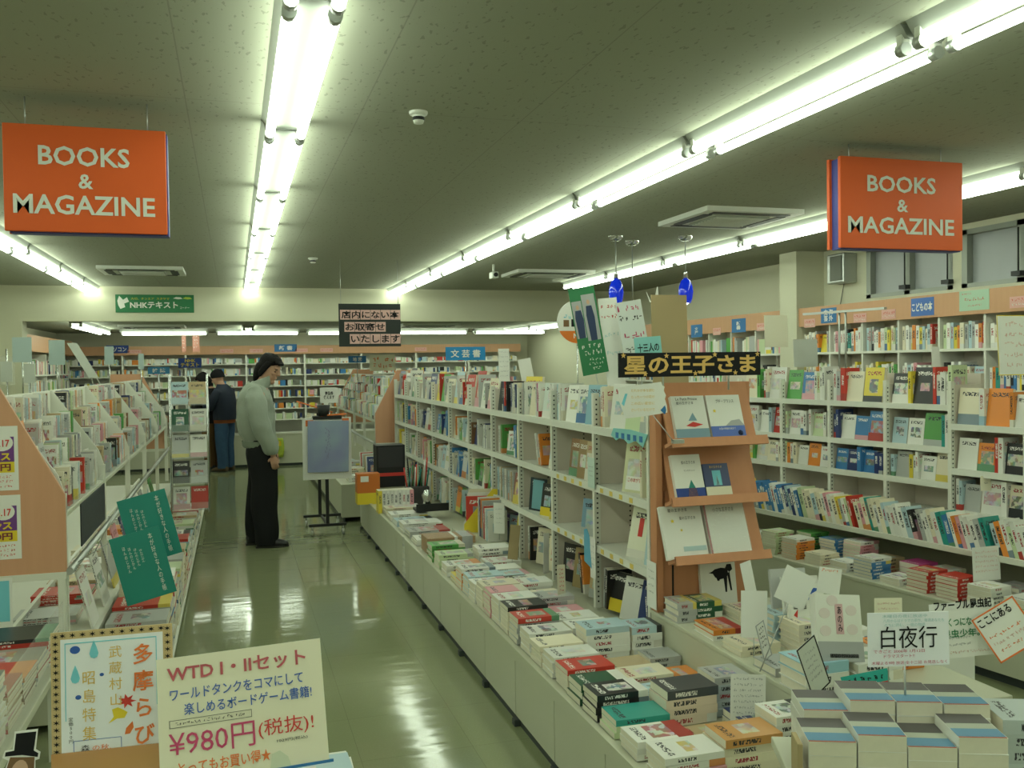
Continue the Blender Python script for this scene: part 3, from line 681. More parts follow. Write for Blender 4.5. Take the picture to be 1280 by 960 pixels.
# title board over the end display
t = thing('title_board', 'long black title board with golden Japanese letters and stars above the end display', 'sign', (1.475, 3.4, 1.49))
MB().box(0, .645, 0, .008, 0, .098, INK).build('board', t)
text('星の王子さま', GOLD, .6, .075, t, (.322, -.001, .048), bold=.03)
for x, z in ((.02, .088), (.115, .012), (.21, .085), (.34, .012), (.43, .088), (.525, .012), (.63, .088)): MB().prism(star_pts(x, z, .012), 'y', -.0018, -.0006, GOLD).build('star', t)
MB().cyl((.2, .012, -.06), (.2, .012, .05), .004, STEEL, 6).cyl((.5, .012, -.06), (.5, .012, .05), .004, STEEL, 6).build('support_rod', t)
t = thing('notice_card', 'white torn-edge notice card clipped on the corner of the centre island', 'card', (1.47, 3.4, 1.325), (0, 0, R(-4)))
MB().prism([(0, .125), (.05, .13), (.185, .145), (.19, .13), (.2, .125), (.195, .11), (.205, .09), (.2, .075), (.208, .05), (.21, .02), (.12, .008), (.03, .0), (.02, .03), (.005, .07)], 'y', 0, .002, PAPER).build('sheet', t)
for k, s in enumerate(('だれかが本を読む', 'たった一つの花が', 'この広い星空に', 'さいているだけで')): text(s, MUST, .1, .012, t, (.105, -.001, .112-.026*k))
MB().prism([(.18, .03), (.2, .05), (.205, .03), (.2, .012)], 'y', -.001, 0, BLUE).build('drawing', t); MB().prism([(.025, .05), (.04, .1), (.03, .1), (.015, .06)], 'y', -.001, 0, SKY).build('drawing', t)
MB().cyl((.15, .004, .01), (.23, -.02, -.1), .002, STEEL, 6).box(.225, .27, -.03, .0, -.105, -.09, STEEL).build('clip_arm', t)
t = thing('shelf_label', 'torn aqua paper label hanging along the top shelf corner below notice card', 'label', (1.695, 3.6, 1.21))
MB().prism([(.0, .03), (.18, .04), (.37, .035), (.4, .0), (.34, -.02), (.28, .0), (.2, -.025), (.12, -.005), (.05, -.03)], 'x', -.004, -.001, AQUA).build('sheet', t)
for k in range(5): box('blue_word', (-.006, -.004, .05+.065*k, .08+.065*k, -.008, .018), BLUE, t)
# ------------------------------------------------------------------ flat stacks on the deck
random.seed(5)
DG = 'books lying flat on the centre display deck'
HW, HH = .13, .19
ROWN = ['aisle', 'middle', 'inner']
def dstack(r, j, x, y, n, t, c, top=None, w=HW, h=HH, name='stacked_book', mm=None, hard=False):
    return stack(x, y, DECK_Z+.004, n, w, t, h, c, f'{NTH[j]} stack from near end, {ROWN[r]} row of centre deck', name, 'book', DG, top=top, hard=hard, mm=mm)
A_ = [  # aisle row: y, n, t, colour
 (2.36, 4, .021, 'white'), (2.55, 3, .02, 'white'), (2.72, 3, .02, 'pale green'), (2.88, 4, .022, 'black'), (3.03, 3, .024, 'dark green'), (3.18, 4, .02, 'cream'), (3.33, 4, .02, 'white'), (3.48, 4, .02, 'cream'),
 (3.63, 4, .022, 'white'), (3.79, 5, .022, 'grey'), (3.94, 6, .02, 'cream'), (4.09, 5, .024, 'white'), (4.23, 6, .02, 'pink'), (4.37, 6, .02, 'cream'), (4.52, 4, .024, 'white'), (4.66, 5, .02, 'pale blue'), (4.81, 5, .022, 'orange'), (4.96, 2, .02, 'yellow')]
for j, (y, n, t, c) in enumerate(A_): dstack(0, j, 1.345, y, n, t, c, top={5: 'red', 9: 'red', 10: 'black', 2: 'teal', 16: 'white'}.get(j), w=.128)
B_ = [(2.38, 4, .026, 'cream'), (2.58, 1, .02, 'tan'), (2.76, 4, .03, (.74, .62, .5)), (2.93, 2, .022, 'pale blue'), (3.08, 3, .02, 'cream'), (3.25, 2, .02, 'tan'), (3.48, 5, .026, 'white'), (3.65, 4, .022, 'white'), (3.81, 4, .02, 'grey'), (3.97, 3, .022, 'yellow'), (4.12, 5, .02, 'grey'), (4.3, 3, .022, 'cream'), (4.45, 4, .024, 'white'), (4.62, 3, .024, 'black'), (4.8, 3, .02, 'pale blue'), (4.97, 3, .02, 'white')]
for j, (y, n, t, c) in enumerate(B_): dstack(1, j, 1.545, y, n, t, c, top=({0: (.6, .3, .1), 2: (.06, .07, .08), 6: 'pale blue', 8: 'white', 9: 'pink'}.get(j)))
C_ = [(2.42, 5, .026, 'white'), (2.62, 2, .024, 'navy'), (2.79, 5, .026, (.5, .56, .6)), (2.95, 2, .022, 'cream'), (3.14, 1, .018, 'orange'), (3.31, 2, .02, 'grey'), (3.47, 4, .03, 'white')]
for j, (y, n, t, c) in enumerate(C_): dstack(2, j, 1.69, y, n, t, c, top=({2: 'grey', 6: 'pale blue'}.get(j)), h=.135, w=.125)
# far part of the deck: boxed set, magazines, holders
random.seed(9)
for j, (y, n, c) in enumerate([(5.15, 3, 'white'), (5.35, 4, 'pale green'), (5.55, 5, 'green')]): dstack(0, j+18, 1.36, y, n, .02, c, h=.21, w=.15)
for j, (y, n, c) in enumerate([(5.15, 3, 'white'), (5.35, 5, 'white'), (5.55, 2, 'pale green')]): dstack(1, j+16, 1.6, y, n, .02, c, h=.21, w=.15)
t = thing('boxed_set', 'brown cloth boxed book set lying under clear wrap on the centre deck', 'box', (1.17, 5.8, DECK_Z+.004))
MB().box(0, .32, 0, .2, 0, .1, col('brown_cloth_box', (.34, .17, .05)), bevel=.003).build('slip_case', t); MB().box(.18, .2, -.002, .202, 0, .102, PAPER).box(.23, .3, -.002, .202, 0, .102, GREY).build('paper_band', t); MB().box(-.004, .326, -.004, .206, .0, .106, WRAP, bevel=.006).build('clear_wrap', t)
for k in range(7):
    box_y = 6.1+k*.26; c = ['white', 'grey', 'white', 'pale blue', 'white', 'cream', 'white'][k]
    stack(1.45, box_y, DECK_Z+.004, 3+k % 3, .2, .012, .29, c, f'{NTH[k]} beyond the brown boxed set, on centre deck', 'large_magazine', 'magazine', 'magazines lying on the far part of the centre deck')
t = thing('magazine_holder', 'white cardboard magazine holder with a yellow sloping side on the centre deck', 'file holder', (1.5, 6.15, DECK_Z+.06), (0, 0, R(-12)))
MB().prism([(0, 0), (.24, 0), (.24, .3), (.2, .3), (0, .06)], 'y', 0, .004, YEL).build('front_side', t); MB().prism([(0, 0), (.24, 0), (.24, .3), (.2, .3), (0, .06)], 'y', .096, .1, PAPER).box(.236, .24, 0, .1, 0, .3, PAPER).box(0, .24, 0, .1, 0, .004, PAPER).build('holder_body', t)
for k, c in enumerate(('red', 'white', 'cream')): book('booklet', (1.52+.02*k, 6.17+.03*k, DECK_Z+.07), (0, 0, R(-12)), .19, .012, .24+.02*k, c, f'{c} booklet standing in the yellow-sided magazine holder', 'booklet', 'booklets in the yellow-sided holder')
for k, (c, h) in enumerate((('white', .26), ('navy', .25), ('orange', .26), ('grey', .25), ('red', .22), ('white', .21), ('pale blue', .21), ('white', .2))):
    book('large_magazine', (1.57+.0*k, 6.02-.035*k, DECK_Z+.06), (0, 0, 0), .13, .02, h, c, f'{c} upright magazine, {NTH[k]} from far in the row beside yellow holder', 'magazine', 'upright magazines beside the yellow holder')
box_ = box('low_riser', (1.47, 1.69, 5.6, 6.4, DECK_Z, DECK_Z+.058), PANEL); tag(box_, 'low cream riser under the upright magazines on the centre deck', 'riser')
# far end of the deck: white spines, orange box, black display, pens
for k in range(9): book('series_book', (1.15+.033*k, 7.55, DECK_Z), (0, 0, R(90)), .13, .03, .19, 'yellow' if k == 0 else ('pink' if k == 8 else 'white'), f'{NTH[k]} from left in the row of matching spines at the far deck end', 'book', 'matching white series at the far deck end')
t = thing('display_box', 'tall black cardboard display box with a red stripe at the far end of the deck', 'display box', (1.22, 8.3, DECK_Z))
MB().box(0, .26, 0, .2, .12, .5, BLACK, bevel=.003).box(.02, .24, -.004, 0, .3, .48, col('charcoal_card', (.035, .035, .04))).build('body', t); box('red_stripe', (0, .26, -.006, -.001, .22, .25), RED, t); MB().box(.02, .24, .02, .18, 0, .12, PANEL).build('stand', t)
t = thing('carton', 'small orange carton with a white label beside the black display box', 'box', (1.02, 8.12, DECK_Z)); MB().box(0, .2, 0, .14, .1, .27, col('orange_card', (.62, .17, .03)), bevel=.002).build('body', t); box('label_patch', (.03, .1, -.003, 0, .2, .25), PAPER, t); MB().box(0, .2, 0, .14, 0, .1, YEL).build('tray', t)
t = thing('pen_stand', 'crowded pen stand of red, green and dark pens at the far end of the deck', 'pen stand', (1.42, 7.9, DECK_Z)); MB().box(0, .2, 0, .12, 0, .16, col('dark_wire', (.05, .05, .05)), bevel=.004).build('holder', t)
for k in range(14): MB().cyl((.015+.013*k, .06, .14), (.01+.014*k+random.uniform(-.03, .03), .06+random.uniform(-.03, .03), .3+random.uniform(0, .12)), .006, [RED, TEAL, BLACK, col('olive_wood', (.2, .16, .08)), GREEN, PAPER][k % 6], 6).build('pen', t)
t = thing('glass_figure', 'small black wire tray with a shiny glass figure on the far deck', 'tray', (1.35, 7.1, DECK_Z+.07)); MB().box(0, .26, 0, .15, 0, .02, BLACK).box(0, .26, 0, .006, .02, .06, BLACK).build('tray', t); MB().lathe([(0, 0), (.04, 0), (.03, .05), (.045, .1), (.02, .14), (0, .145)], CHROME, o=(.1, .07, .02)).build('figure', t)
t = thing('plastic_strip', 'hanging clear plastic bag strip on the aisle side of the centre deck', 'plastic bag', (1.115, 6.3, .05)); 
m = MB()
for k in range(6): m.box(-.012-.006*(k % 2), -.006, -.04+.006*k, .05-.004*k, .05*k, .05*k+.06, ACRYL)
m.build('bag', t)

# ------------------------------------------------------------------ books on the end platform
PG = 'books lying on the end platform'
def pstack(x, y, n, w, t_, h, c, where, top=None, rot=90, hard=True): return stack(x, y, .488, n, w, t_, h, c, where+', end platform', 'platform_book', 'book', PG, top=top, rot=rot, hard=hard)
pstack(1.79, 3.36, 3, .13, .026, .085, 'grey', 'at the corner by the orange display'); pstack(1.93, 3.4, 3, .13, .022, .13, 'dark green', 'below the black goat picture'); pstack(2.08, 3.3, 2, .14, .02, .13, 'cream', 'right of the dark green books')
pstack(1.85, 3.1, 2, .16, .02, .13, 'white', 'in front of the grey books', top='orange'); pstack(2.06, 2.985, 5, .14, .022, .15, 'pale blue', 'behind the folded white cards'); pstack(1.88, 2.9, 2, .14, .02, .16, 'cream', 'under the folded white cards')
pstack(2.05, 2.85, 5, .13, .022, .125, 'cream', 'holding the upright white paperbacks'); pstack(1.88, 2.68, 1, .14, .03, .16, 'grey', 'left edge, before the blue-banded books'); pstack(2.08, 2.66, 2, .15, .022, .17, 'blue', 'in the middle before the upright paperbacks')
pstack(1.86, 2.48, 3, .15, .034, .16, 'white', 'left front, thick white with blue band', top=(.3, .52, .62)); pstack(2.05, 2.46, 3, .15, .03, .17, 'white', 'front middle, thick white'); pstack(2.25, 2.6, 3, .15, .024, .16, 'orange', 'front right, orange foot'); pstack(2.28, 2.9, 2, .15, .024, .16, 'white', 'right side in the middle'); pstack(2.28, 3.2, 3, .15, .02, .16, 'grey', 'right rear')
for k, (x, y, c, lb) in enumerate(((1.94, 2.93, 'white', 'white paperback with blue and red brush drawing standing on the platform stack'), (1.96, 2.99, 'white', 'white paperback with red sun standing behind the brush-drawing paperback'), (1.955, 3.06, 'grey', 'pale grey calendar book standing at the back of platform'))):
    b = book('platform_book', (x, y, .6), (R(-12), R(3), R(4)), .165, .012, .12+.016*k, c, lb, 'book', PG, mm=PLAIN)
    if k == 0: art(b, 'poly', BLINK, [(.09, .06), (.11, .085), (.15, .1), (.12, .105), (.105, .09)], 'brush_drawing'); art(b, 'poly', RED, [(.02, .01), (.04, .03), (.035, .0)], 'brush_drawing'); text('楽しい\n五十音', INK, .06, .07, b, (.05, -.0016, .065))
    if k == 1: art(b, 'poly', RED, [(.12+.02*math.cos(R(a)), .115+.02*math.sin(R(a))) for a in range(0, 181, 20)], 'red_sun'); art(b, 'rect', GREEN, 0, .05, .1, .135, 'green_patch')
# little folded cards and notices on the deck and platform
def scrib(parent, m, x0, x1, z, h, seed, y=-.0012, name='handwriting'):
    rr = random.Random(seed); b_ = MB(); x = x0
    while x < x1-h*.3:
        k = rr.randint(2, 4); wd = min(h*rr.uniform(.7, 1.05), x1-x)
        for _ in range(k):
            if rr.random() < .5: a = rr.uniform(x, x+wd*.7); zz = rr.uniform(z-h*.45, z+h*.4); b_.box(a, a+wd*rr.uniform(.3, .6), y, y+.0006, zz, zz+h*.13, m)
            else: a = rr.uniform(x, x+wd*.85); zz = rr.uniform(z-h*.5, z); b_.box(a, a+h*.13, y, y+.0006, zz, zz+h*rr.uniform(.35, .55), m)
        x += wd+h*.18
    return b_.build(name, parent)
def card(name, label, x, y, z, w, h, m, rot, cat='card', group=None, lines=(), border=None, leg=0):
    t = thing(name, label, cat, (x, y, z), rot, group)
    MB().box(0, w, 0, .0015, 0, h, m).build('sheet', t)
    if border: MB().box(0, w, -.0008, .0, 0, .004, border).box(0, w, -.0008, 0, h-.004, h, border).box(0, .004, -.0008, 0, 0, h, border).box(w-.004, w, -.0008, 0, 0, h, border).build('border', t)
    for k, (mm, x0, x1, zz, hh) in enumerate(lines): scrib(t, mm, x0*w, x1*w, zz*h, hh*h, hash((len(label), k)) % 9999 if 0 else len(label)*31+k)
    if leg: MB().cyl((w/2, .003, 0), (w/2, .003, -leg), .002, STEEL, 6).build('stick', t)
    return t
KG = 'cards among the book stacks'
card('price_card', 'plain white folded card standing tall on the end platform', 1.72, 2.9, .56, .1, .165, PAPER, (R(-8), R(4), R(-8)), group=KG, leg=.07)
card('price_card', 'narrow white slip with an orange edge standing behind the plain card', 1.82, 3.0, .6, .055, .2, PAPER, (R(-6), R(-9), R(15)), group=KG, border=None, leg=.1)
card('price_card', 'white card of grey writing standing at the platform face', 1.535, 2.66, .37, .125, .15, PAPER, (R(-10), R(6), R(-6)), group=KG, lines=[(GREY, .08, .9, .9-.12*k, .06) for k in range(7)], leg=.03)
card('price_card', 'curved card with dark outline leaning on the thick white books', 1.6, 2.3, .56, .09, .16, mat('pale_grey_card', (.6, .63, .58), .6), (R(-6), R(-20), R(20)), group=KG, border=INK, lines=[(GREY, .2, .8, .8-.12*k, .06) for k in range(5)], leg=.23)
card('price_card', 'narrow tilted card beside the orange and white platform books', 1.72, 2.75, .52, .05, .13, PAPER, (R(-6), R(-14), R(25)), group=KG, lines=[(INK, .2, .8, .85-.12*k, .07) for k in range(5)], border=GREY, leg=.03)
card('price_card', 'cream slip with red writing stuck between deck books below the cream book', 1.47, 4.15, .42, .06, .16, CREAMP, (R(-8), R(8), R(30)), group=KG, lines=[(RED, .2, .8, .85-.12*k, .07) for k in range(6)], leg=.06)
card('price_card', 'long pale slip standing by the white and black spines', 1.6, 4.75, .4, .05, .22, PAPER, (0, R(2), R(35)), group=KG, leg=.05)
card('price_card', 'brown paper slip with a dark diamond among the deck books', 1.5, 5.1, .42, .07, .2, CARD, (R(-8), R(12), R(15)), group=KG, leg=.07)
card('price_card', 'white ticket hanging on the shelf front below the yellow price tags', 1.69, 4.28, .48, .07, .2, PAPER, (0, 0, R(-90)), group=KG, lines=[(GREY, .2, .8, .8-.15*k, .05) for k in range(4)])
card('price_card', 'pale aqua ticket hanging at the upper shelf corner beside brown photo books', 1.69, 4.3, .93, .09, .15, mat('pale_aqua_card', (.55, .68, .62), .6), (0, 0, R(-90)), group=KG, lines=[(GREY, .2, .8, .7-.15*k, .05) for k in range(3)])
card('price_card', 'white ticket hanging on the lowest shelf front right of photo books', 1.69, 3.62, .5, .09, .2, PAPER, (0, 0, R(-90)), group=KG, lines=[(GREY, .2, .8, .8-.15*k, .05) for k in range(4)])
card('price_card', 'white ticket hanging beside the yellow holder on far deck', 1.6, 5.75, .45, .075, .2, PAPER, (0, 0, R(-35)), group=KG, lines=[(GREY, .2, .8, .8-.15*k, .05) for k in range(4)], leg=.04)
t = thing('blue_cloth', 'light blue paper sheet hanging over the front of a middle shelf', 'paper sheet', (1.692, 4.26, .645)); MB().prism([(0, -.12), (.1, -.1), (.1, .06), (.06, .07), (.03, .04)], 'x', -.003, -.001, col('light_blue_sheet', (.12, .4, .6))).build('sheet', t)

# ------------------------------------------------------------------ front pile of white paperbacks
t = thing('front_table', 'cream display table under the pile of blue-banded white books', 'table', (1.215, 1.765, 0), (0, 0, R(-22)))
MB().box(-.02, .74, -.01, .34, .545, .57, PANEL, bevel=.003).build('table_top', t)
for x in (.0, .68):
    for y in (.02, .28): box('leg', (x, x+.04, y, y+.04, 0, .545), PANEL, t)
MB().box(-.024, -.012, .0, .07, .5, .69, CARD, bevel=.002).build('cardboard_side', t)
DGREY = col('dark_grey_photo_strip', (.1, .09, .09)); BBAND = col('dusty_blue_band', (.1, .25, .4)); OLIVE = col('pale_olive_strip', (.42, .44, .36))
PW, PT, PH = .1045, .031, .14
def PL(x, y): a = R(-22); return (1.215+x*math.cos(a)-y*math.sin(a), 1.765+x*math.sin(a)+y*math.cos(a))
def pile_book(x, y, zt, top, label, th):
    p = PL(x, y)
    b = book('white_paperback', (p[0], p[1], zt), (R(-90), 0, R(-22+random.uniform(-1.2, 1.2))), PW, th, PH, 'white', label, 'book', 'pile of blue-banded white books in front', mm=PLAIN)
    if top:
        for nm, m, a, c in (('blue_band', BBAND, .008, .052), ('red_line', col('rust_line', (.4, .1, .04)), .001, .006), ('title_strip', OLIVE, .052, .082), ('photo_strip', DGREY, .082, .139)): MB().box(.001, PW-.001, -.0007, 0, a, c, m).build(nm, b)
for r in (0, 1):
    for k in range(4):
        x = .108*k+(.0 if r == 0 else .022); y = .0 if r == 0 else .146; n = 4 if r == 0 else 5
        th = PT*(1+((0, .13, -.06, .13), (-.1, .06, .05, .03))[r][k])
        for i in range(n):
            pile_book(x, y, .571+(i+1)*(th+.0003), i == n-1, f'{ORD[n-1-i]} white blue-banded book, {"front" if r == 0 else "rear"} row of front pile, {NTH[k]} stack from left', th)
t = thing('stick_sign', 'white handwritten sign on a stick above the front pile, three bold black characters', 'sign', (1.448, 1.86, .808), (R(-4), R(1.6), R(-9))); t.scale = (1.06, 1, 1.06)
MB().box(0, .2, 0, .002, 0, .122, mat('bright_white_card', (.86, .87, .92), .4), bevel=.0008).build('card', t); MB().cyl((.09, .002, .01), (.09, .002, -.1), .0025, STEEL, 6).build('stick', t)
text('白夜行', INK, .138, .05, t, (.1, -.001, .066))
for s, z, w_2 in (('木曜日の夜に放送中', .114, .11), ('八月からはドラマの原作、毎週あなたも', .1035, .15), ('のちに読む、一冊の物語', .094, .1)): text(s, col('pale_teal_ink', (.4, .6, .62)), w_2, .0075, t, (.09 if w_2 < .14 else .112, -.001, z))
for s, z, w_2 in (('できごと 2006年 1月12日', .035, .125), ('ドラマスタート!!', .024, .075), ('木曜よる9時 放送 全十二話 お見逃しなく', .009, .185)): text(s, CRIM, w_2, .0075, t, (.075 if z > .01 else .1, -.001, z))
b = book('hardcover_book', (1.762, 2.5, .592), (R(-16), R(5), R(-6)), .162, .035, .21, 'white', 'white hardback with pink crests and a grey band standing tilted on the platform', 'book', None, hard=True, mm=PLAIN)
art(b, 'rect', col('rose_slip', (.66, .42, .45)), .068, .095, .085, .18, 'title_slip'); text('あ\nの\nみ', INK, .016, .08, b, (.0815, -.0022, .132), bold=.01)
for x, z in ((.03, .15), (.03, .095), (.125, .16), (.125, .1), (.06, .2-.01)): art(b, 'poly', col('faint_rose_print', (.72, .64, .62)), [(x+.02*math.cos(R(a)), z+.017*math.sin(R(a))) for a in range(0, 360, 30)], 'crest')
art(b, 'rect', GREY, 0, .16, 0, .062, 'paper_band'); art(b, 'rect', INK, .04, .14, .012, .024, 'caption'); 
t = card('name_strip', 'teal name strip with red edge below the tilted white hardback', 1.735, 2.34, .56, .155, .035, col('bright_teal_card', (.02, .38, .33)), (R(-20), R(-6), R(-6)), lines=[(INK, .08, .92, .5, .55)], leg=.075); box('red_edge', (0, .15, -.001, .001, -.006, 0), RED, t)
t = card('notice_card', 'white handwritten card with green Japanese lettering behind the bold black sign', 1.76, 2.0, .75, .185, .145, PAPER, (R(-4), R(-2), R(-10)), lines=[(GREY, .05, .6, .36, .05), (GREY, .05, .6, .24, .05), (col('faint_red', (.7, .45, .4)), .1, .9, .1, .05)])
text('ファーブル昆虫記', INK, .165, .027, t, (.095, -.001, .14), bold=.03); text('いくつになっても', GREEN, .14, .022, t, (.1, -.001, .094), bold=.02); text('昆虫少年。', GREEN, .105, .022, t, (.085, -.001, .064), bold=.02)
t = card('notice_card', 'tilted cream card with orange border and red writing at the right edge', 1.915, 1.93, .745, .125, .13, PAPER, (R(-8), R(-32), R(-20)), border=ORINK, lines=[(ORINK, .1, .85, .5, .09), (col('faint_red', (.7, .45, .4)), .1, .9, .35, .09), (ORINK, .15, .7, .2, .08)]); text('ここにある', INK, .095, .024, t, (.056, -.001, .11), bold=.02)
card('price_card', 'blank white square card tilted like a diamond behind the pink-crest hardback', 1.76, 2.75, .74, .12, .12, PAPER, (R(-6), R(28), R(-8)), group=KG, leg=.25)
card('price_card', 'small white card with orange top behind the pink-crest hardback', 1.93, 2.75, .74, .085, .09, PAPER, (R(-4), R(10), R(-8)), group=KG, lines=[(ORINK, .1, .8, .88, .14)], leg=.25)
card('price_card', 'cream card of pale print right of the pink-crest hardback', 1.83, 2.32, .75, .09, .08, CREAMP, (R(-4), R(2), R(-8)), group=KG, lines=[(col('faint_red', (.7, .45, .4)), .1, .9, .8-.2*k, .1) for k in range(4)], leg=.26)
t = thing('white_carton', 'white cardboard box standing in the right aisle behind the notice cards', 'box', (2.6, 2.95, 0), (0, 0, R(-12))); MB().box(0, .17, 0, .17, 0, .46, PAPER, bevel=.003).build('body', t)
q_ = PL(.66, .12); stack(q_[0], q_[1], .571, 4, .14, .034, .19, (.5, .56, .56), 'right of the front pile', 'lying_magazine', 'magazine', None, rot=68)
# ------------------------------------------------------------------ right island (turned a little towards the aisle)
RO, RA = Vector((3.45, 3.5, 0)), R(9.5)
rdir, rnor = Vector((-math.sin(RA), math.cos(RA), 0)), Vector((math.cos(RA), math.sin(RA), 0))
def RG(s, d, z=0): q = RO+rdir*s+rnor*d; return (q.x, q.y, z)
SB = [-.7, -.26, .19, .64, 1.09, 1.54, 1.98, 2.42, 2.86]
SN = ['first', 'second', 'third', 'fourth', 'fifth', 'sixth', 'seventh', 'eighth']
FD = .5
for i in range(8):
    s0, s1 = SB[i], SB[i+1]; L = s1-s0; tall = i >= 3
    zs = [1.285, 1.045, .845, .66] if tall else [1.18, .93, .7]
    t = thing('island_unit', f'white shelf unit of the right island, {SN[i]} from its near end', 'bookshelf', RG(s0, FD), (0, 0, RA), 'white shelf units of the right island')
    top = 1.46 if tall else 1.32
    box('back_panel', (.25, .28, 0, L, .3, top), BEIGE, t)
    sp = MB().box(0, .03, 0, .022, .62, top-.04, WHITE).box(.03, .25, .003, .018, .62, top-.06, BEIGE)
    for k in range(30): sp.box(.011, .019, -.0015, 0, .66+.0245*k, .668+.0245*k, BLACK)
    sp.build('side_panel', t)
    MB().box(0, .25, 0, L, 0, .3, PANEL).box(.19, .25, 0, L, .3, .6, PANEL).build('plinth', t)
    for z in zs: MB().box(.004, .25, .022, L, z-.012, z, WHITE).box(0, .012, .022, L, z-.032, z+.002, TAGW).build('shelf', t)
    M = Matrix.Translation((-.24, 0, .53)) @ Matrix.Rotation(R(-14), 4, 'Y')
    MB().box(0, .3, .0, L, -.012, 0, WHITE, M).box(-.004, .006, 0, L, -.012, .02, WHITE, M).build('sloped_rack', t)
t = thing('low_display_deck', 'low cream display deck in front of the right island shelves', 'display table', RG(-.9, 0), (0, 0, RA))
MB().box(0, .49, 0, 3.8, .05, .31, PANEL).build('carcass', t); MB().box(-.004, .495, 0, 3.8, .31, .33, PANEL, bevel=.003).build('deck_top', t); MB().box(.03, .06, 0, 3.8, 0, .05, KICK).build('toe_strip', t)
RGp = 'books on the right island shelves'
random.seed(33)
COLR = ['white']*11+['cream']*5+['grey', 'pale blue']+['red', 'orange', 'yellow', 'green', 'blue', 'pale blue', 'pink', 'pale green', 'black', 'teal']
BLU = ['navy', 'blue', 'blue', 'pale blue', 'white', 'blue']
for i in range(8):
    s0, s1 = SB[i], SB[i+1]; L = s1-s0
    fr = Fr(RG(s1, FD), -rdir, -rnor)
    zs = [1.285, 1.045, .845, .66] if i >= 3 else [1.18, .93, .7]
    for l, z in enumerate(zs):
        if i >= 3 and l == 3: continue
        if i >= 6 and l < 2 and i == 7: continue
        hm = .23 if l == 0 else min(.2, zs[l-1]-z-.03)
        pal = BLU if (i, l) in ((4, 1), (4, 2)) else (['pale green', 'white', 'white'] if (i, l) == (5, 1) else COLR)
        fill(fr, L, z, hm, f'on {LV[l]} shelf, {SN[i]} unit of right island', 'island_book', 'book', RGp, wmin=.1, tmin=.016, tmax=.034, faces=.42, pal=pal, tilt=8, limit=9)
    # sloped rack of leaning books
    u = .01; k = 0
    while u < L-.02:
        t_ = random.uniform(.018, .034); h = random.uniform(.165, .205); c = random.choice(COLR) if i != 5 else random.choice(BLU)
        if k == 2 and i == 4: t_ = .04
        q = fr.p(u+t_, -.235, .545)
        book('rack_book', q, (R(-19), 0, fr.rs), .125, t_, h, c, f'{c} book leaning, {NTH[k]} from left, sloped rack of {SN[i]} right island unit', 'book', 'leaning books in the sloped rack of the right island')
        u += t_/math.cos(R(19))+.001; k += 1
random.seed(4)
ST = [(2.3, .03, 3, .02, 'white'), (2.1, .03, 3, .02, 'green'), (1.92, .2, 2, .02, 'white'), (1.75, .03, 5, .02, 'white'), (1.6, .03, 9, .015, 'pale green'), (1.47, .2, 9, .015, 'green'), (1.42, .03, 8, .015, 'orange'), (1.27, .2, 7, .018, 'blue'), (1.22, .03, 4, .016, 'cream'), (1.08, .2, 8, .018, 'pink'), (1.02, .03, 3, .018, 'white'), (.9, .2, 4, .02, 'tan'), (.84, .03, 6, .018, 'blue'),
      (.68, .21, 3, .03, 'magenta'), (.66, .03, 2, .018, 'white'), (.5, .21, 4, .022, 'brown'), (.48, .03, 6, .018, 'red'), (.3, .03, 6, .018, 'red'), (.3, .21, 3, .022, 'cream'), (.12, .03, 5, .02, 'white'), (.1, .21, 4, .02, 'grey'), (-.08, .03, 4, .02, 'green'), (-.1, .21, 4, .02, 'white')]
for k, (s_, d, n, t_, c) in enumerate(ST):
    x, y, _ = RG(s_-.06, d+.155)
    stack(x, y, .331, n, .13, t_, .15, c, f'{NTH[len(ST)-1-k]} stack from near end of right island deck', 'deck_book', 'book', 'books lying on the right island deck', rot=90+9.5, top=('white' if k % 3 == 0 else None))
t = thing('display_stand', 'T-shaped steel display bar standing on top of the right island', 'display stand', RG(1.6, .68, 1.46), (0, 0, RA))
MB().box(-.012, .012, -.35, .35, .4, .415, STEEL).build('crossbar', t); MB().cyl((0, -.025, 0), (0, -.025, .4), .007, STEEL, 8).build('post', t); MB().cyl((0, .03, 0), (0, .03, .4), .007, STEEL, 8).build('post', t)
def rcard(label, s, d, z, w_2, h, m, name='poster_board', cat='poster', lines=(), rz=0, border=None, group=None):
    x, y, zz = RG(s, d, z)
    return card(name, label, x, y, zz, w_2, h, m, (R(-3), 0, R(rz)), cat=cat, lines=lines, border=border, group=group, leg=max(0, zz-1.44))
rcard('large white handwritten poster with faint red lettering at the right edge above the island', .13, .2, 1.46, .26, .3, PAPER, lines=[(col('faint_red', (.7, .45, .4)), .15, .75, .85-.17*k, .09) for k in range(5)], border=YEL)
rcard('plain cream board leaning on the wall shelves behind the right island', 2.44, .765, 1.65, .2, .24, CREAMP)
rcard('plain pale grey board leaning below the cream board behind right island', 2.14, .765, 1.5, .2, .2, mat('pale_grey_card', (.6, .63, .58), .6))
rcard('narrow white slip hanging from wall shelf above the right island', .98, .77, 1.46, .06, .16, PAPER, name='price_card', cat='card')
rcard('white handwritten card hanging over the sloped rack at the right edge', .2, .1, .43, .17, .17, PAPER, name='notice_card', cat='card', lines=[(col('faint_red', (.7, .45, .4)), .1, .9, .85-.14*k, .07) for k in range(5)])
rcard('torn paper card with an animal face sketch hanging on the shelf edge of right island', .44, .48, .83, .07, .08, CREAMP, name='price_card', cat='card', lines=[(INK, .3, .7, .5, .1)])

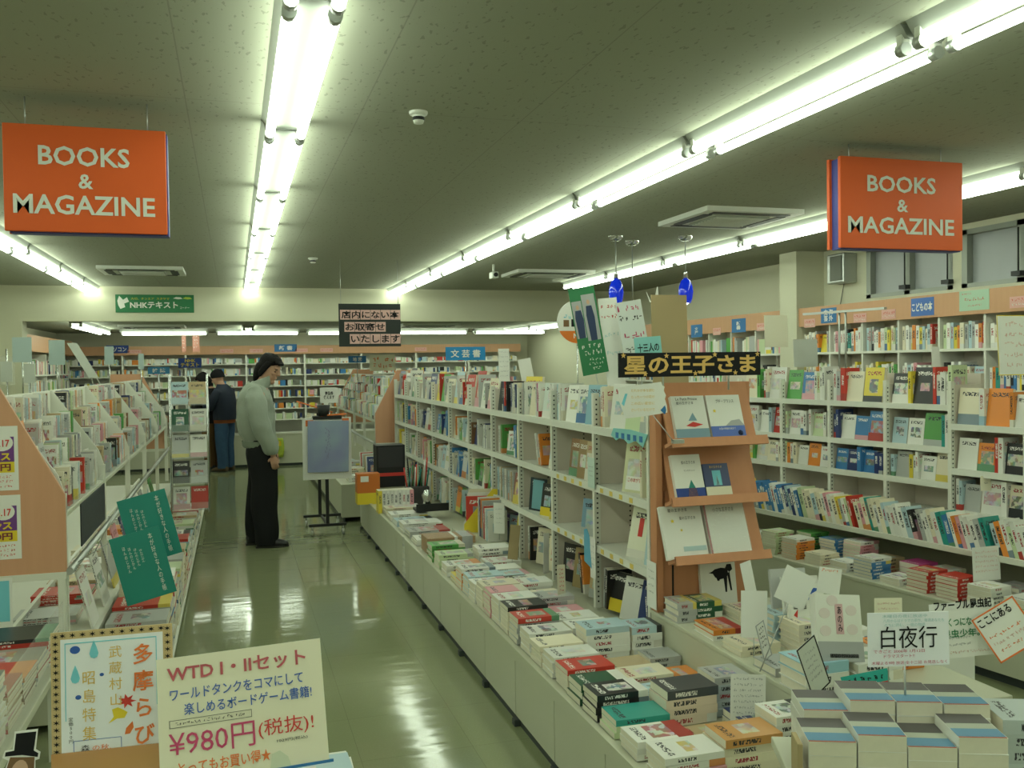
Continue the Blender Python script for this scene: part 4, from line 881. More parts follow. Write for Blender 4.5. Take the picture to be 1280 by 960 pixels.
# ------------------------------------------------------------------ wall shelves on the right
random.seed(11)
def wall_units(y0, y1, n, first, individual):
    p = (y1-y0)/n
    for k in range(n):
        a = y0+p*k
        t = thing('wall_shelf_unit', f'white wall shelf unit, {NTH[first+k]} from the near end of the right wall', 'bookshelf', (4.6, a, 0), group='white wall shelf units on the right wall')
        MB().box(0, .22, 0, .018, 0, 1.84, WHITE).build('side_panel', t); box('back_panel', (.2, .22, .018, p, 0, 1.84), BEIGE, t)
        for z in (.3, .82, 1.08, 1.345, 1.612): MB().box(0, .2, .018, p, z-.018, z, WHITE).build('shelf', t)
        fr = Fr((4.6, a+p, 0), (0, -1, 0), (-1, 0, 0))
        for z, nm in ((1.612, 'top shelf'), (1.345, 'second shelf')):
            if individual: fill(fr, p-.02, z, .19, f'on {nm}, {NTH[first+k]} right wall unit', 'wall_book', 'book', 'books on the right wall shelves', faces=.04, tmin=.02, tmax=.034, pal=COLR+['grey', 'pale blue', 'yellow', 'orange'], pages=False, limit=16)
            else: FARROWS.append((Fr((4.6, a+p, 0), (0, -1, 0), (-1, 0, 0)), p-.02, z, .17))
FARROWS = []
wall_units(3.55, 6.75, 8, 0, True); wall_units(7.02, 10.92, 9, 8, False)
def fascia(y0, y1, label):
    return tag(box('fascia_board', (4.58, 4.62, y0, y1, 1.83, 1.985), FASCIA), label, 'fascia')
fascia(3.5, 6.75, 'peach wood fascia board above the right wall shelves, near side of pillar'); fascia(7.0, 10.95, 'peach wood fascia board above the right wall shelves, far side of pillar')
def wsign(label, y, z, w_2, h, m, s=None, sm=PAPER, tw=.8, th=.6, lines=(), name='section_sign', x=4.578):
    t = thing(name, label, 'sign', (x, y, z), (0, 0, R(-90)), 'small signs on the right wall fascia')
    MB().box(0, w_2, 0, .003, 0, h, m).build('plate', t)
    if s: text(s, sm, w_2*tw, h*th, t, (w_2/2, -.001, h/2), bold=.03)
    for k, (mm, x0, x1, zz, hh) in enumerate(lines): scrib(t, mm, x0*w_2, x1*w_2, zz*h, hh*h, int(y*100)+k)
    return t
wsign('blue sign with two upright Japanese titles on the far side fascia, farther one', 8.66, 1.8, .24, .13, BLUE, '文\n庫', tw=.3); wsign('blue sign with two upright Japanese titles on the far side fascia, nearer the pillar', 7.84, 1.82, .25, .13, BLUE, '新\n書', tw=.3)
wsign('blue sign with white upright Japanese title on the fascia just past the pillar', 6.44, 1.845, .2, .12, BLUE, '文 海\n芸 外', tw=.6, th=.8)
wsign('blue and white patterned sign with bubble lettering on the right fascia', 5.4, 1.845, .22, .125, col('mid_blue_sign', (.06, .16, .5)), 'こどもの本', tw=.9, th=.5); wsign('pale green notice with red writing on the right fascia', 4.95, 1.855, .25, .13, col('pale_green_notice', (.42, .6, .45)), lines=[(RED, .1, .4, .85, .1), (RED, .15, .85, .55, .16), (RED, .3, .75, .25, .1)])
for k, (y, z) in enumerate(((6.67, 1.82), (6.03, 1.83), (5.71, 1.84), (4.54, 1.85), (8.2, 1.81), (7.4, 1.82))):
    wsign(f'small pink and white notice on the right fascia, {["just past the pillar", "beside the blue title sign", "left of the patterned sign", "at the right edge of view", "between the two far blue signs", "nearest the far side of pillar"][k]}', y, z, .15, .07, col('pink_notice', (.72, .4, .35)), lines=[(RED, .08, .92, .68, .3), (PAPER, .08, .92, .3, .25)], name='notice_label')

# ------------------------------------------------------------------ sloping comic racks
def slope_rack(loc, rot, nb, pitch, label, deep=.27, post0=.34):
    t = thing('comic_rack', label, 'book rack', loc, (0, 0, rot)); L = nb*pitch
    for k in range(nb+1):
        y = k*pitch
        MB().box(-.03, .0, y-.014, y+.014, post0, 1.02, WHITE).prism([(-.0, 1.0), (-.03, 1.1), (-.26, 1.44), (-deep, 1.44), (-deep, .93), (0, .93)], 'y', y-.006, y+.006, WHITE).build('divider', t)
    MB().box(-deep, -.004, 0, L, .915, .93, PANEL).build('base_board', t); MB().box(-deep-.012, -deep, 0, L, .915, 1.44, WHITE).build('back_board', t)
    MB().box(-deep-.03, -deep-.012, 0, L, post0, .36+.02, WHITE).build('rear_rail', t)
    for i in range(4):
        x, z = -.016-.062*i, .935+.105*i
        MB().box(x-.07, x+.006, .006, L-.006, z-.006, z, WHITE).box(x+.004, x+.007, .006, L-.006, z-.006, z+.03, ACRYL).build('step', t)
    pr = [(0, .69), (0, 1.02), (-.25, 1.5), (-.56, 1.5), (-.56, .69)]
    MB().prism(pr, 'y', -.04, -.018, PEACH).build('end_panel', t)
    MB().prism(pr, 'y', L+.018, L+.04, PEACH).build('end_panel', t)
    for y in (-.03, L+.03): MB().box(-.56, 0, y-.012, y+.012, .66, .69, WHITE).box(-.035, -.005, y-.012, y+.012, post0, .66, WHITE).build('end_rail', t)
    MB().cyl((.012, -.04, .69), (.012, L+.04, .69), .016, STEEL, 10).build('handrail', t)
    return t
NB, PT_ = 5, 1.25
slope_rack((-.7, 4.34, 0), 0, NB, PT_, 'white sloping comic rack with an orange end panel on the left of the aisle')
slope_rack((1.5, 14.2, 0), R(180), 4, .98, 'white sloping comic rack with an orange end panel beyond the centre island', post0=.5)
random.seed(8)
CPAL = ['white']*7+['grey']*4+['cream']*3+['pale blue', 'pink', 'red', 'tan', 'pale green', 'green', 'navy', 'black', 'brown', 'tan', 'pale blue', 'orange']
for b_ in range(NB):
    for i in range(4):
        fr = Fr((-.7-.016-.062*i, 4.34+PT_*b_+.02, 0), (0, 1, 0), (1, 0, 0))
        nmax = [22, 16, 12, 9, 8][b_]
        u = random.uniform(.01, .06); k = 0; Lb = PT_-.04
        dens = [.98, .95, .92, .9, .9][b_]
        while u < Lb*dens-.03 and k < nmax:
            c = random.choice(CPAL); h = random.uniform(.165, .185)
            if random.random() < .17:
                facing(fr, u+.06, .94+.105*i, .115, .016, h, c, 'comic_book', f'{c} comic facing out, {NTH[k]} from near end, {["lowest", "second", "third", "highest"][i]} step, {NTH[b_]} bay', 'comic', 'comics in the left rack', d=.02, tilt=12); u += .122
            else:
                t_ = random.uniform(.016, .03)*[1, 1.3, 1.6, 2, 2][b_]
                spine(fr, u, .94+.105*i, t_, .065, h, c, 'comic_book', f'{c} comic spine out, {NTH[k]} from near end, {["lowest", "second", "third", "highest"][i]} step, {NTH[b_]} bay', 'comic', 'comics in the left rack', d=.0); u += t_+.003
                if random.random() < .12: u += .05
            k += 1
for b_ in range(4):
    for i in range(4): FARROWS.append((Fr((1.5+.016+.062*i, 14.2-.98*b_-.02, 0), (0, -1, 0), (-1, 0, 0)), .94*.8, .94+.105*i, .18))
# posters on the near end panel
for k, z in enumerate((1.05, .76)):
    t = thing('panel_poster', f'white price poster with purple and yellow blocks, {"upper" if k == 0 else "lower"} one on the orange end panel', 'poster', (-1.15, 4.298, z), group='price posters on the orange end panel')
    w_2 = .28-.004*(1-k); MB().box(0, w_2, 0, .001, 0, .27, PAPER).build('sheet', t)
    box('purple_block', (.0, w_2-.015, -.0008, 0, .12, .225), PURP, t); box('yellow_block', (0, w_2-.015, -.001, 0, .075, .12), YEL, t)
    MB().prism([(.215+.043*math.cos(R(a)), .2+.035*math.sin(R(a))) for a in range(0, 360, 20)], 'y', -.0014, 0, PAPER).build('date_disc', t)
    text('5.17', RED, .055, .03, t, (.217, -.002, .198), bold=.02); text('ンス', YEL, .075, .032, t, (.21, -.002, .142), bold=.04); text('90円', col('dark_maroon_ink', (.2, .03, .05)), .085, .03, t, (.205, -.002, .097), bold=.03); text("'06!!", INK, .03, .012, t, (.165, -.002, .245))
    for q in range(3): scrib(t, RED, .12, .255, .058-.02*q, .012, 50+q+10*k)
t = thing('dark_poster', 'dark rectangular picture panel hanging below the first bay of the left rack', 'poster', (-.705, 4.72, .72)); MB().box(0, .006, 0, .82, 0, .2, col('dark_navy_print', (.03, .04, .05), var=.5)).build('sheet', t)

# ------------------------------------------------------------------ magazines low on the left
t = thing('magazine_deck', 'low stepped cream deck of magazines running under the left comic rack', 'display table', (-1.4, 4.3, 0))
MB().box(0, .76, 0, 6.2, .04, .3, PANEL).box(.76, 1.07, 0, 6.2, .03, .1, PANEL).build('carcass', t); MB().box(-.01, .765, -.005, 6.2, .3, .325, WHITE, bevel=.003).build('deck_top', t); MB().box(.765, 1.085, -.005, 6.2, .1, .115, WHITE, bevel=.003).build('front_ledge', t)
MG = 'magazines stacked low on the left deck'
random.seed(14)
LC = ['tan', 'brown', 'grey', 'cream', 'cream', 'grey', 'cream', 'tan', 'red', 'white', 'grey', 'white', 'white', 'cream', 'white', 'grey', 'white', 'white', 'cream']
for j in range(19):
    y = 4.36+.27*j; n = [9, 12, 14, 15, 11, 16, 13, 15, 10, 12, 14, 9, 12, 8, 10, 9, 8, 9, 8][j]
    stack(-.325, y, .117, n, .22, [.016, .02, .018, .022, .02][j % 5], .27, LC[j], f'{NTH[j]} stack from near end of left ledge', 'magazine', 'magazine', MG, top=['tan', 'grey', 'red', 'white', 'brown', 'pale green', 'grey'][j % 7], pages=True)
for j in range(10):
    y = 4.42+.42*j
    book('standing_magazine', (-.66, y+.3, .327), (R(-14), 0, R(90)), .21, .008, .28, CPAL[(j*5) % len(CPAL)], f'{CPAL[(j*5) % len(CPAL)]} magazine standing cover out, {NTH[j]} from near end under left rack', 'magazine', 'magazines standing under the left rack')
    stack(-.75, y, .326, 3+j % 3, .21, .01, .28, CPAL[(j*7+2) % len(CPAL)], f'{NTH[j]} back-row stack of left deck', 'lying_magazine', 'magazine', MG)
for j, (x, y, z, c, lb) in enumerate(((-.475, 4.42, .49, TEAL, 'nearer teal pamphlet with white lettering hanging from the left handrail'), (-.455, 4.56, .64, TEAL, 'farther teal pamphlet with white lettering hanging behind the nearer one'))):
    t = thing('teal_pamphlet', lb, 'pamphlet', (x, y, z), (R(-4), R(-14), 0), 'teal pamphlets on the left handrail')
    MB().box(0, .215, 0, .006, 0, .31, c).build('sheet', t); MB().cyl((.01, .003, .3), (-.16, .003, .25 if j == 0 else .1), .002, STEEL, 5).build('cord', t)
    text('本\nが\n好\nき\nな\n人\nの\n手\n帳', PAPER, .018, .27, t, (.17, -.001, .155))
    for q in range(4 if j == 0 else 3): text('ほ\nん\nの\nじ\nか\nん', PAPER, .012, .12-.02*q, t, (.05+.022*q, -.001, .2))
# near left table
t = thing('magazine_table', 'low table of magazine piles at the near left corner', 'table', (-1.35, 2.45, 0)); MB().box(0, .68, 0, 1.6, .38, .41, PANEL, bevel=.003).build('table_top', t)
for x in (.02, .62):
    for y in (.02, 1.54): box('leg', (x, x+.04, y, y+.04, 0, .38), WHITE, t)
MB().box(.67, .675, 0, 1.6, .41, .62, ACRYL).build('side_guard', t)
for j, (x, y, n, t_, c, tp, lb) in enumerate(((-.7, 2.74, 12, .016, 'cream', (.45, .13, .05), 'nearest on the near left table'), (-.7, 2.97, 13, .016, 'white', (.2, .24, .2), 'second on the near left table, tall white'), (-.7, 3.2, 9, .014, 'tan', (.4, .14, .1), 'third on the near left table'), (-.7, 3.43, 7, .014, 'brown', 'red', 'fourth on the near left table'), (-.7, 3.66, 6, .014, 'grey', (.3, .3, .26), 'fifth on the near left table'), (-.7, 3.88, 8, .014, 'red', 'black', 'farthest on the near left table'), (-.99, 3.6, 12, .016, 'magenta', 'pink', 'left of the fifth on the near left table'), (-.99, 3.25, 12, .014, 'brown', 'tan', 'left of the third on the near left table'))):
    stack(x, y, .411, n, .21, t_, .27, c, lb, 'magazine', 'magazine', MG, top=tp)
t = thing('portrait_poster', 'small poster of a long-haired woman behind the near left magazine piles', 'poster', (-1.12, 4.25, .44)); MB().box(0, .22, 0, .003, 0, .25, PAPER).build('sheet', t)
MB().box(.02, .21, -.0006, 0, .07, .24, SKY).build('picture_ground', t); SKN = col('skin_print', (.6, .38, .26)); HAIRP = col('brown_hair_print', (.2, .11, .05))
MB().prism([(.07, .09), (.065, .17), (.09, .22), (.13, .225), (.15, .18), (.155, .09)], 'y', -.0012, 0, HAIRP).build('hair_shape', t); MB().prism([(.1, .2), (.09, .17), (.1, .145), (.115, .135), (.13, .15), (.135, .18), (.12, .2)], 'y', -.0018, 0, SKN).prism([(.05, .07), (.07, .115), (.11, .13), (.15, .115), (.175, .07)], 'y', -.0018, 0, SKN).build('figure_shape', t)
t = thing('cutout_figure', 'cardboard cut-out of a person in a black top hat at the bottom left corner', 'cut-out', (-.425, 1.98, .712), (R(-4), R(10), R(8))); t.scale = (.45, .45, .52)
MB().prism([(-.06, 0), (-.062, .1), (-.05, .15), (-.075, .16), (-.07, .185), (-.04, .19), (-.045, .255), (.045, .265), (.05, .19), (.07, .18), (.07, .155), (.055, .15), (.066, .09), (.06, 0)], 'y', 0, .004, PAPER).build('sheet', t)
MB().prism([(-.066, .165), (-.066, .18), (-.034, .186), (-.038, .248), (.04, .256), (.042, .186), (.062, .176), (.062, .162), (0, .17)], 'y', -.001, 0, INK).build('hat_print', t)
MB().prism([(-.05, .0), (-.055, .1), (-.045, .162), (.05, .162), (.058, .1), (.05, 0)], 'y', -.0008, 0, HAIRP).build('hair_print', t); MB().prism([(.036*math.cos(R(a)), .095+.058*math.sin(R(a))) for a in range(0, 360, 20)], 'y', -.0016, 0, SKN).build('face_print', t)
MB().box(-.022, -.01, -.002, 0, .1, .105, INK).box(.01, .022, -.002, 0, .1, .105, INK).build('eye_print', t); MB().box(-.012, .012, -.002, 0, .06, .065, RED).build('mouth_print', t)
# acrylic magazine tower
t = thing('magazine_tower', 'tall clear acrylic magazine tower at the far end of the left deck', 'magazine rack', (-.52, 8.2, 0), group=None)
for x in (0, .3):
    for y in (0, .22): MB().cyl((x, y, .33), (x, y, 1.5), .007, CHROME, 8).build('post', t)
for z in (.36, .58, .8, 1.02, 1.25): MB().box(0, .3, 0, .22, z-.008, z, ACRYL).box(0, .3, -.004, 0, z-.008, z+.06, ACRYL).build('tray', t)
for k, z in enumerate((.36, .58, .8, 1.02, 1.25)):
    for q in range(2):
        c = [['white', 'red'], ['black', 'grey'], ['grey', 'white'], ['dark green', 'white'], ['pale blue', 'tan']][k][q]
        book('magazine', (-.51+.145*q, 8.24+.0*q, z+.001), (R(-10), 0, 0), .135, .008, .19, c, f'{c} magazine in the clear tower, {["lowest", "second", "middle", "fourth", "top"][k]} tray, {"left" if q == 0 else "right"}', 'magazine', 'magazines in the clear tower')
# label stands, slanted panel and hanging cards on the left
for k, (x, y, z0, w_2, h) in enumerate(((-1.5, 9.0, 1.6, .13, .22), (-1.12, 9.4, 1.6, .08, .17), (-.85, 9.5, 1.55, .05, .15), (-1.62, 8.2, 1.62, .14, .2))):
    t = thing('label_stand', f'slim stand holding a pale blue label on the left side, {["beside the slanted panel", "right of the slanted panel", "farthest right of the group", "leftmost of the group"][k]}', 'label stand', (x, y, 1.42), group='pale blue label stands on the left')
    MB().cyl((0, 0, -.05), (0, 0, z0-1.42), .006, CHROME, 8).build('pole', t); MB().box(-w_2/2, w_2/2, -.004, .0, z0-1.42, z0-1.42+h, col('pale_blue_label', (.42, .52, .52))).build('label_plate', t)
t = thing('reading_stand', 'slanted grey picture panel on a small steel stand above the left rack', 'display stand', (-1.2, 8.9, 1.42), (0, 0, R(10)))
MB().prism([(-.2, .37), (-.12, .37), (.05, .06), (-.03, .06)], 'y', 0, .012, mat('pale_grey_card', (.6, .63, .58), .6)).build('panel', t); MB().cyl((0, .006, 0), (-.02, .006, .12), .006, STEEL, 8).cyl((.06, .006, 0), (0, .006, .12), .006, STEEL, 8).build('support', t)
# ------------------------------------------------------------------ far room
for k in range(8):
    x = -2.55+.91*k
    t = thing('far_shelf_unit', f'white bookshelf unit on the far wall, {NTH[k]} from left', 'bookshelf', (x, 15.2, 0), group='white bookshelf units on the far wall')
    MB().box(0, .03, 0, .3, 0, 1.76, WHITE).build('side_panel', t); box('back_panel', (.03, .91, .28, .3, 0, 1.76), WHITE, t)
    for z in (1.62, 1.44, 1.26, 1.08, .9, .72): MB().box(.03, .91, 0, .28, z-.02, z-.004, WHITE).build('shelf', t)
    m = MB().box(0, .91, -.3, .0, .04, .5, PANEL).box(0, .91, -.31, 0, .5, .52, WHITE).box(.01, .9, -.28, 0, 0, .04, KICK); m.build('base_cabinet', t)
    for z, h in ((1.62, .1), (1.44, .115), (1.26, .1), (1.08, .115), (.9, .1), (.72, .12)) if k < 4 else ((1.62, .085), (1.44, .09), (1.26, .09), (1.08, .12), (.9, .08), (.72, .09)):
        FARROWS.append((Fr((x+.03, 15.2, 0), (1, 0, 0), (0, -1, 0)), .86, z-.004, h))
tag(box('fascia_board', (-2.55, 4.75, 15.17, 15.2, 1.765, 1.9), FASCIA), 'long peach wood fascia board above the far wall bookshelves', 'fascia')
for k in range(4):
    y = 11.3+.95*k
    t = thing('side_shelf_unit', f'bookshelf on the left wall of the far room, {NTH[k]} from the beam', 'bookshelf', (-2.58, y, 0), group='bookshelves on the left wall of the far room')
    MB().box(0, .25, 0, .03, 0, 1.76, WHITE).build('side_panel', t); box('back_panel', (0, .02, .03, .95, 0, 1.76), BEIGE, t)
    for z in (1.5, 1.25, 1.0, .75): MB().box(.02, .25, .03, .95, z-.018, z, WHITE).build('shelf', t); FARROWS.append((Fr((-2.33, y+.03, 0), (0, 1, 0), (1, 0, 0)), .9, z, .19))
tag(box('fascia_board', (-2.34, -2.31, 11.3, 15.1, 1.78, 1.98), FASCIA), 'peach wood fascia board above the left bookshelves of the far room', 'fascia')
def dist_books():
    rr = random.Random(77); m = MB()
    pal = ['white']*10+['cream']*5+['grey', 'pale blue', 'pale green']+['grey', 'pale blue', 'pale green', 'green', 'orange', 'red', 'yellow', 'blue', 'pink', 'brown', 'black', 'navy']
    pm = {k: mat('distant_'+k.replace(' ', '_')+'_cover', v, .5) for k, v in PAL.items()}
    for fr, L, z, hm in FARROWS:
        u = .005
        while u < L-.03:
            t_ = rr.uniform(.016, .034) if rr.random() < .88 else rr.uniform(.07, .1); h = rr.uniform(.72, .98)*hm; c = rr.choice(pal)
            if u+t_ > L: break
            a, b_ = fr.p(u, .015, z), fr.p(u+t_*.95, .11, z)
            m.box(min(a[0], b_[0]), max(a[0], b_[0]), min(a[1], b_[1]), max(a[1], b_[1]), z, z+h, pm[c])
            if rr.random() < .4 :
                a, b_ = fr.p(u, .013, z), fr.p(u+t_*.95, .02, z)
                m.box(min(a[0], b_[0]), max(a[0], b_[0]), min(a[1], b_[1]), max(a[1], b_[1]), z, z+h*.25, pm[rr.choice(pal)])
            u += t_+.001 if rr.random() > .06 else t_+rr.uniform(.03, .12)
    return m.build('distant_books')
o = dist_books(); tag(o, 'rows of small colourful books on the distant shelves', 'books', None, 'stuff')
def fsign(label, x, y, z, w_2, h, m, s=None, sm=PAPER, tw=.8, th=.6, name='section_sign', lines=(), pole=0, group=None, rz=0):
    t = thing(name, label, 'sign', (x, y, z), (0, 0, R(rz)), group)
    MB().box(0, w_2, 0, .004, 0, h, m, bevel=.001).build('plate', t)
    if s: text(s, sm, w_2*tw, h*th, t, (w_2/2, -.001, h/2), bold=.02)
    for k, (mm, x0, x1, zz, hh) in enumerate(lines): scrib(t, mm, x0*w_2, x1*w_2, zz*h, hh*h, int(abs(x)*100)+k)
    if pole: MB().cyl((w_2/2, .006, 0), (w_2/2, .006, -pole), .006, CHROME, 8).build('pole', t)
    return t
fsign('blue section sign with white letters on the far fascia right of the man', .63, 15.165, 1.8, .35, .12, BLUE, '新 書', tw=.6)
fsign('dark blue section sign with white katakana on the far fascia at left', -1.85, 15.165, 1.8, .32, .12, DBLUE, 'パソコン')
fsign('blue section sign on a pole near the slotted far rack', 1.54, 13.0, 1.6, .25, .095, BLUE, '地 図', tw=.5, pole=.25)
fsign('blue sign with yellow lettering above the man in the knit cap', -.65, 12.0, 1.56, .27, .12, DBLUE, 'NHK\nテキスト', YEL, tw=.8, th=.8, pole=.5)
fsign('plain blue label sign left of the yellow-lettered blue sign', -1.0, 12.0, 1.49, .25, .085, col('mid_sign_blue', (.05, .25, .5)), '雑 誌', tw=.6, pole=.4)
fsign('bright blue section sign with three white characters above the centre island', 1.58, 7.0, 1.585, .32, .105, col('cyan_blue_sign', (.02, .24, .55)), '文 芸 書', tw=.75, pole=.2)
fsign('orange and pale framed notice near the slotted far rack', 1.84, 13.02, 1.48, .36, .23, CREAMP, lines=[(ORINK, .08, .92, .7, .35), (ORINK, .08, .92, .3, .35)], name='framed_notice', pole=.3)
for x, w_2, s in ((-.73, .06, 'narrow'), (-.58, .1, 'wide')): fsign(f'{s} hanging red lettered strip below the far tube lights', x, 14.5, 1.8, w_2, .27, col('red_strip', (.45, .2, .15)), name='hanging_strip', lines=[(PAPER, .15, .85, .85-.2*k, .12) for k in range(4)])
for k, x in enumerate((-1.55, -.2, .25, .95, 1.35, 2.9)): fsign(f'small pink notice on the far fascia, {NTH[k]} from left', x, 15.165, 1.79, .2, .06, col('pink_notice', (.72, .4, .35)), name='notice_label', lines=[(RED, .08, .92, .5, .5)], group='pink notices on the far fascia')
t = thing('yellow_bag', 'green and yellow bag hanging on the far counter front beyond the man', 'bag', (.62, 14.86, .14)); MB().loft([((0, 0, 0), .1, .03, (1, 0, 0), (0, 1, 0)), ((0, 0, .15), .12, .04, (1, 0, 0), (0, 1, 0)), ((.02, 0, .3), .08, .03, (1, 0, 0), (0, 1, 0))], col('lime_bag', (.4, .5, .06))).build('bag_body', t); box('print_patch', (-.07, .07, -.045, -.03, .18, .26), YEL, t)

# ------------------------------------------------------------------ posters above the centre island
def tall(label, x, y, z, w_2, h, m, ry, name='poster_board', lines=(), group='upright posters on the centre island'):
    return card(name, label, x, y, z, w_2, h, m, (R(-3), R(ry), 0), cat='poster', lines=lines, group=group, leg=z-1.235)
t = tall('tilted green poster with two suited figures and white lettering on centre island', 1.79, 4.6, 1.48, .15, .47, GREEN, -9, lines=[(PAPER, .1, .9, .32, .07), (PAPER, .1, .9, .25, .06), (PAPER, .3, .9, .17, .04), (PAPER, .3, .9, .12, .03), (PAPER, .4, .8, .07, .04)])
SUIT = col('navy_suit_print', (.03, .05, .12))
for x0, x1, z0, z1, cx in ((.005, .06, .2, .4, .035), (.065, .14, .18, .43, .1)):
    box('photo_ground', (x0, x1, -.001, 0, z0, z1), GREY, t); hh = z1-z0
    MB().prism([(cx-.018, z0), (cx-.022, z0+hh*.55), (cx-.016, z0+hh*.75), (cx+.016, z0+hh*.75), (cx+.024, z0+hh*.5), (cx+.018, z0)], 'y', -.002, 0, SUIT).build('suit_print', t)
    MB().prism([(cx+.009*math.cos(R(a)), z0+hh*.83+.013*math.sin(R(a))) for a in range(0, 360, 30)], 'y', -.0022, 0, SKN).build('face_print', t)
tall('tall white handwritten poster directly right of the green poster', 1.94, 4.62, 1.4, .11, .5, PAPER, -5, lines=[(RED, .1, .9, .9, .05), (RED, .1, .9, .8, .05), (col('pale_teal_ink', (.4, .6, .62)), .1, .9, .6, .05), (col('pale_teal_ink', (.4, .6, .62)), .1, .9, .4, .05)])
tall('tilted grey-white poster with large red and black handwriting before the blue pendant', 2.0, 4.5, 1.5, .15, .37, mat('cool_white_card', (.66, .7, .68), .6), -9, lines=[(CRIM, .05, .95, .9, .1), (INK, .05, .95, .76, .09), (CRIM, .05, .95, .5, .11), (INK, .1, .9, .3, .08), (CRIM, .1, .9, .18, .08)])
t = tall('small aqua card with black lettering beside the gold-lettered title board', 1.96, 4.3, 1.56, .15, .115, AQUA, -4); text('十三人の', INK, .12, .045, t, (.075, -.001, .06), bold=.02)
t = thing('round_sign', 'round white sign with an orange lower segment partly behind the green poster', 'sign', (1.99, 5.2, 1.8)); rr_ = .13
MB().prism([(rr_*math.cos(R(a)), rr_*math.sin(R(a))) for a in range(0, 360, 10)], 'y', 0, .006, PAPER).build('disc', t); MB().prism([(rr_*math.cos(R(a)), rr_*math.sin(R(a))) for a in range(205, 336, 10)], 'y', -.001, 0, col('bright_orange_band', (.75, .2, .03))).build('orange_band', t)
text('No', PAPER, .055, .03, t, (.0, -.002, -.085), bold=.03); scrib(t, SKY, -.09, -.04, .03, .03, 5); box('photo_print', (-.09, -.055, -.001, 0, -.03, .01), HAIRP, t); box('photo_print', (-.04, -.01, -.001, 0, -.03, .015), INK, t); MB().cyl((0, .008, -.12), (0, .008, -.565), .005, CHROME, 8).build('pole', t)
t = thing('cardboard_panel', 'plain brown cardboard panel standing upright behind the title board', 'panel', (2.2, 4.6, 1.42), (R(-2), 0, 0)); MB().box(-.07, .06, .0, .008, -.186, .0, CARD).build('foot', t); MB().box(0, .215, 0, .008, 0, .5, CARD).build('sheet', t); MB().prism([(-.03, .52), (-.01, .46), (.0, .46)], 'y', .0, .002, PAPER).prism([(.03, .5), (.045, .55), (.05, .5)], 'y', .01, .012, PAPER).build('paper_scrap', t)
card('price_card', 'small white card clipped at the foot of the brown cardboard panel', 2.27, 4.592, 1.5, .085, .1, PAPER, (R(-3), 0, 0), group=KG, lines=[(GREY, .15, .8, .6, .2)])
card('price_card', 'white calendar slip standing on the centre island left of green poster', 1.78, 6.2, 1.42, .08, .24, PAPER, (R(-3), 0, 0), group=KG, lines=[(GREY, .1, .9, .9-.14*k, .05) for k in range(6)], leg=.185)
card('price_card', 'plain white card standing right of the calendar slip', 1.86, 5.9, 1.4, .09, .18, PAPER, (R(-3), R(-10), 0), group=KG, leg=.165)
# ------------------------------------------------------------------ poster stand in the aisle
t = thing('poster_stand', 'black two-legged wheeled poster stand in the aisle beside the man', 'display stand', (.8, 8.5, 0))
for x, y, w0, w1 in ((.0, .06, -.17, .17), (-.02, .62, -.18, .18)):
    MB().box(x-.015, x+.015, y-.01, y+.01, .1, 1.1, BLACK).build('post', t); MB().box(w0, w1, y-.018, y+.018, .085, .11, BLACK, bevel=.003).build('foot_bar', t)
    for q in (w0+.03, w1-.03): MB().cyl((q, y, .085), (q, y, .06), .008, STEEL, 8).cyl((q-.012, y, .028), (q+.012, y, .028), .028, STEEL, 12).build('caster', t)
MB().box(-.015, .005, .06, .62, .085, .105, BLACK).box(-.015, .005, .06, .62, 1.02, 1.04, BLACK).build('cross_bar', t)
MB().box(-.12, .14, .02, .1, 1.07, 1.1, BLACK, bevel=.004).cyl((-.02, .05, 1.1), (-.02, .05, 1.2), .05, BLACK, 14, r1=.06).build('clamp_tray', t); MB().cyl((-.05, .02, 1.105), (.18, .0, 1.115), .008, ORINK, 6).cyl((.06, .06, 1.13), (-.26, .06, 1.24), .006, ORINK, 6).build('pen', t)
t = thing('framed_poster', 'wrapped pastel blue and violet poster hanging on the black stand', 'poster', (.625, 8.515, .59), (0, R(1), 0))
def pastel():
    m = bpy.data.materials.new('pastel_blue_print'); m.use_nodes = True; nt = m.node_tree; g = G(nt); b = nt.nodes['Principled BSDF']
    tc = nt.nodes.new('ShaderNodeTexCoord'); n = g.noise(tc.outputs['Object'], 4, 4); n2 = g.noise(tc.outputs['Object'], 2.2, 2)
    c = g.mix(g.math('SUBTRACT', g.math('MULTIPLY', n2, 2.4), .7), (.2, .19, .5, 1), (.3, .44, .48, 1)); c = g.mix(g.math('MULTIPLY', n, .4), c, (.5, .52, .62, 1))
    nt.links.new(c, b.inputs['Base Color']); b.inputs['Roughness'].default_value = .25; return m
MB().box(0, .37, 0, .006, 0, .47, pastel(), bevel=.002).build('print', t)
st = MB(); rr = random.Random(3)
for k in range(26): a = rr.uniform(-.02, .025); z = .12+.011*k; st.box(.175+a, .182+a, -.001, 0, z, z+.014, col('faint_violet_motif', (.22, .22, .38)))
st.build('plant_motif', t)
t = thing('white_board', 'white paper board with orange corners hanging behind the pastel poster', 'poster', (.585, 8.535, .52)); MB().box(0, .44, 0, .008, 0, .565, PAPER, bevel=.002).build('sheet', t); MB().box(.03, .1, -.001, 0, .49, .545, ORINK).box(.36, .42, -.001, 0, .52, .555, ORINK).build('orange_corner', t)
fsign('small white notice on a stick above the black poster stand', .79, 9.0, 1.2, .17, .15, PAPER, '商品券\n使えます', INK, .6, .5, name='notice_card', pole=.35)
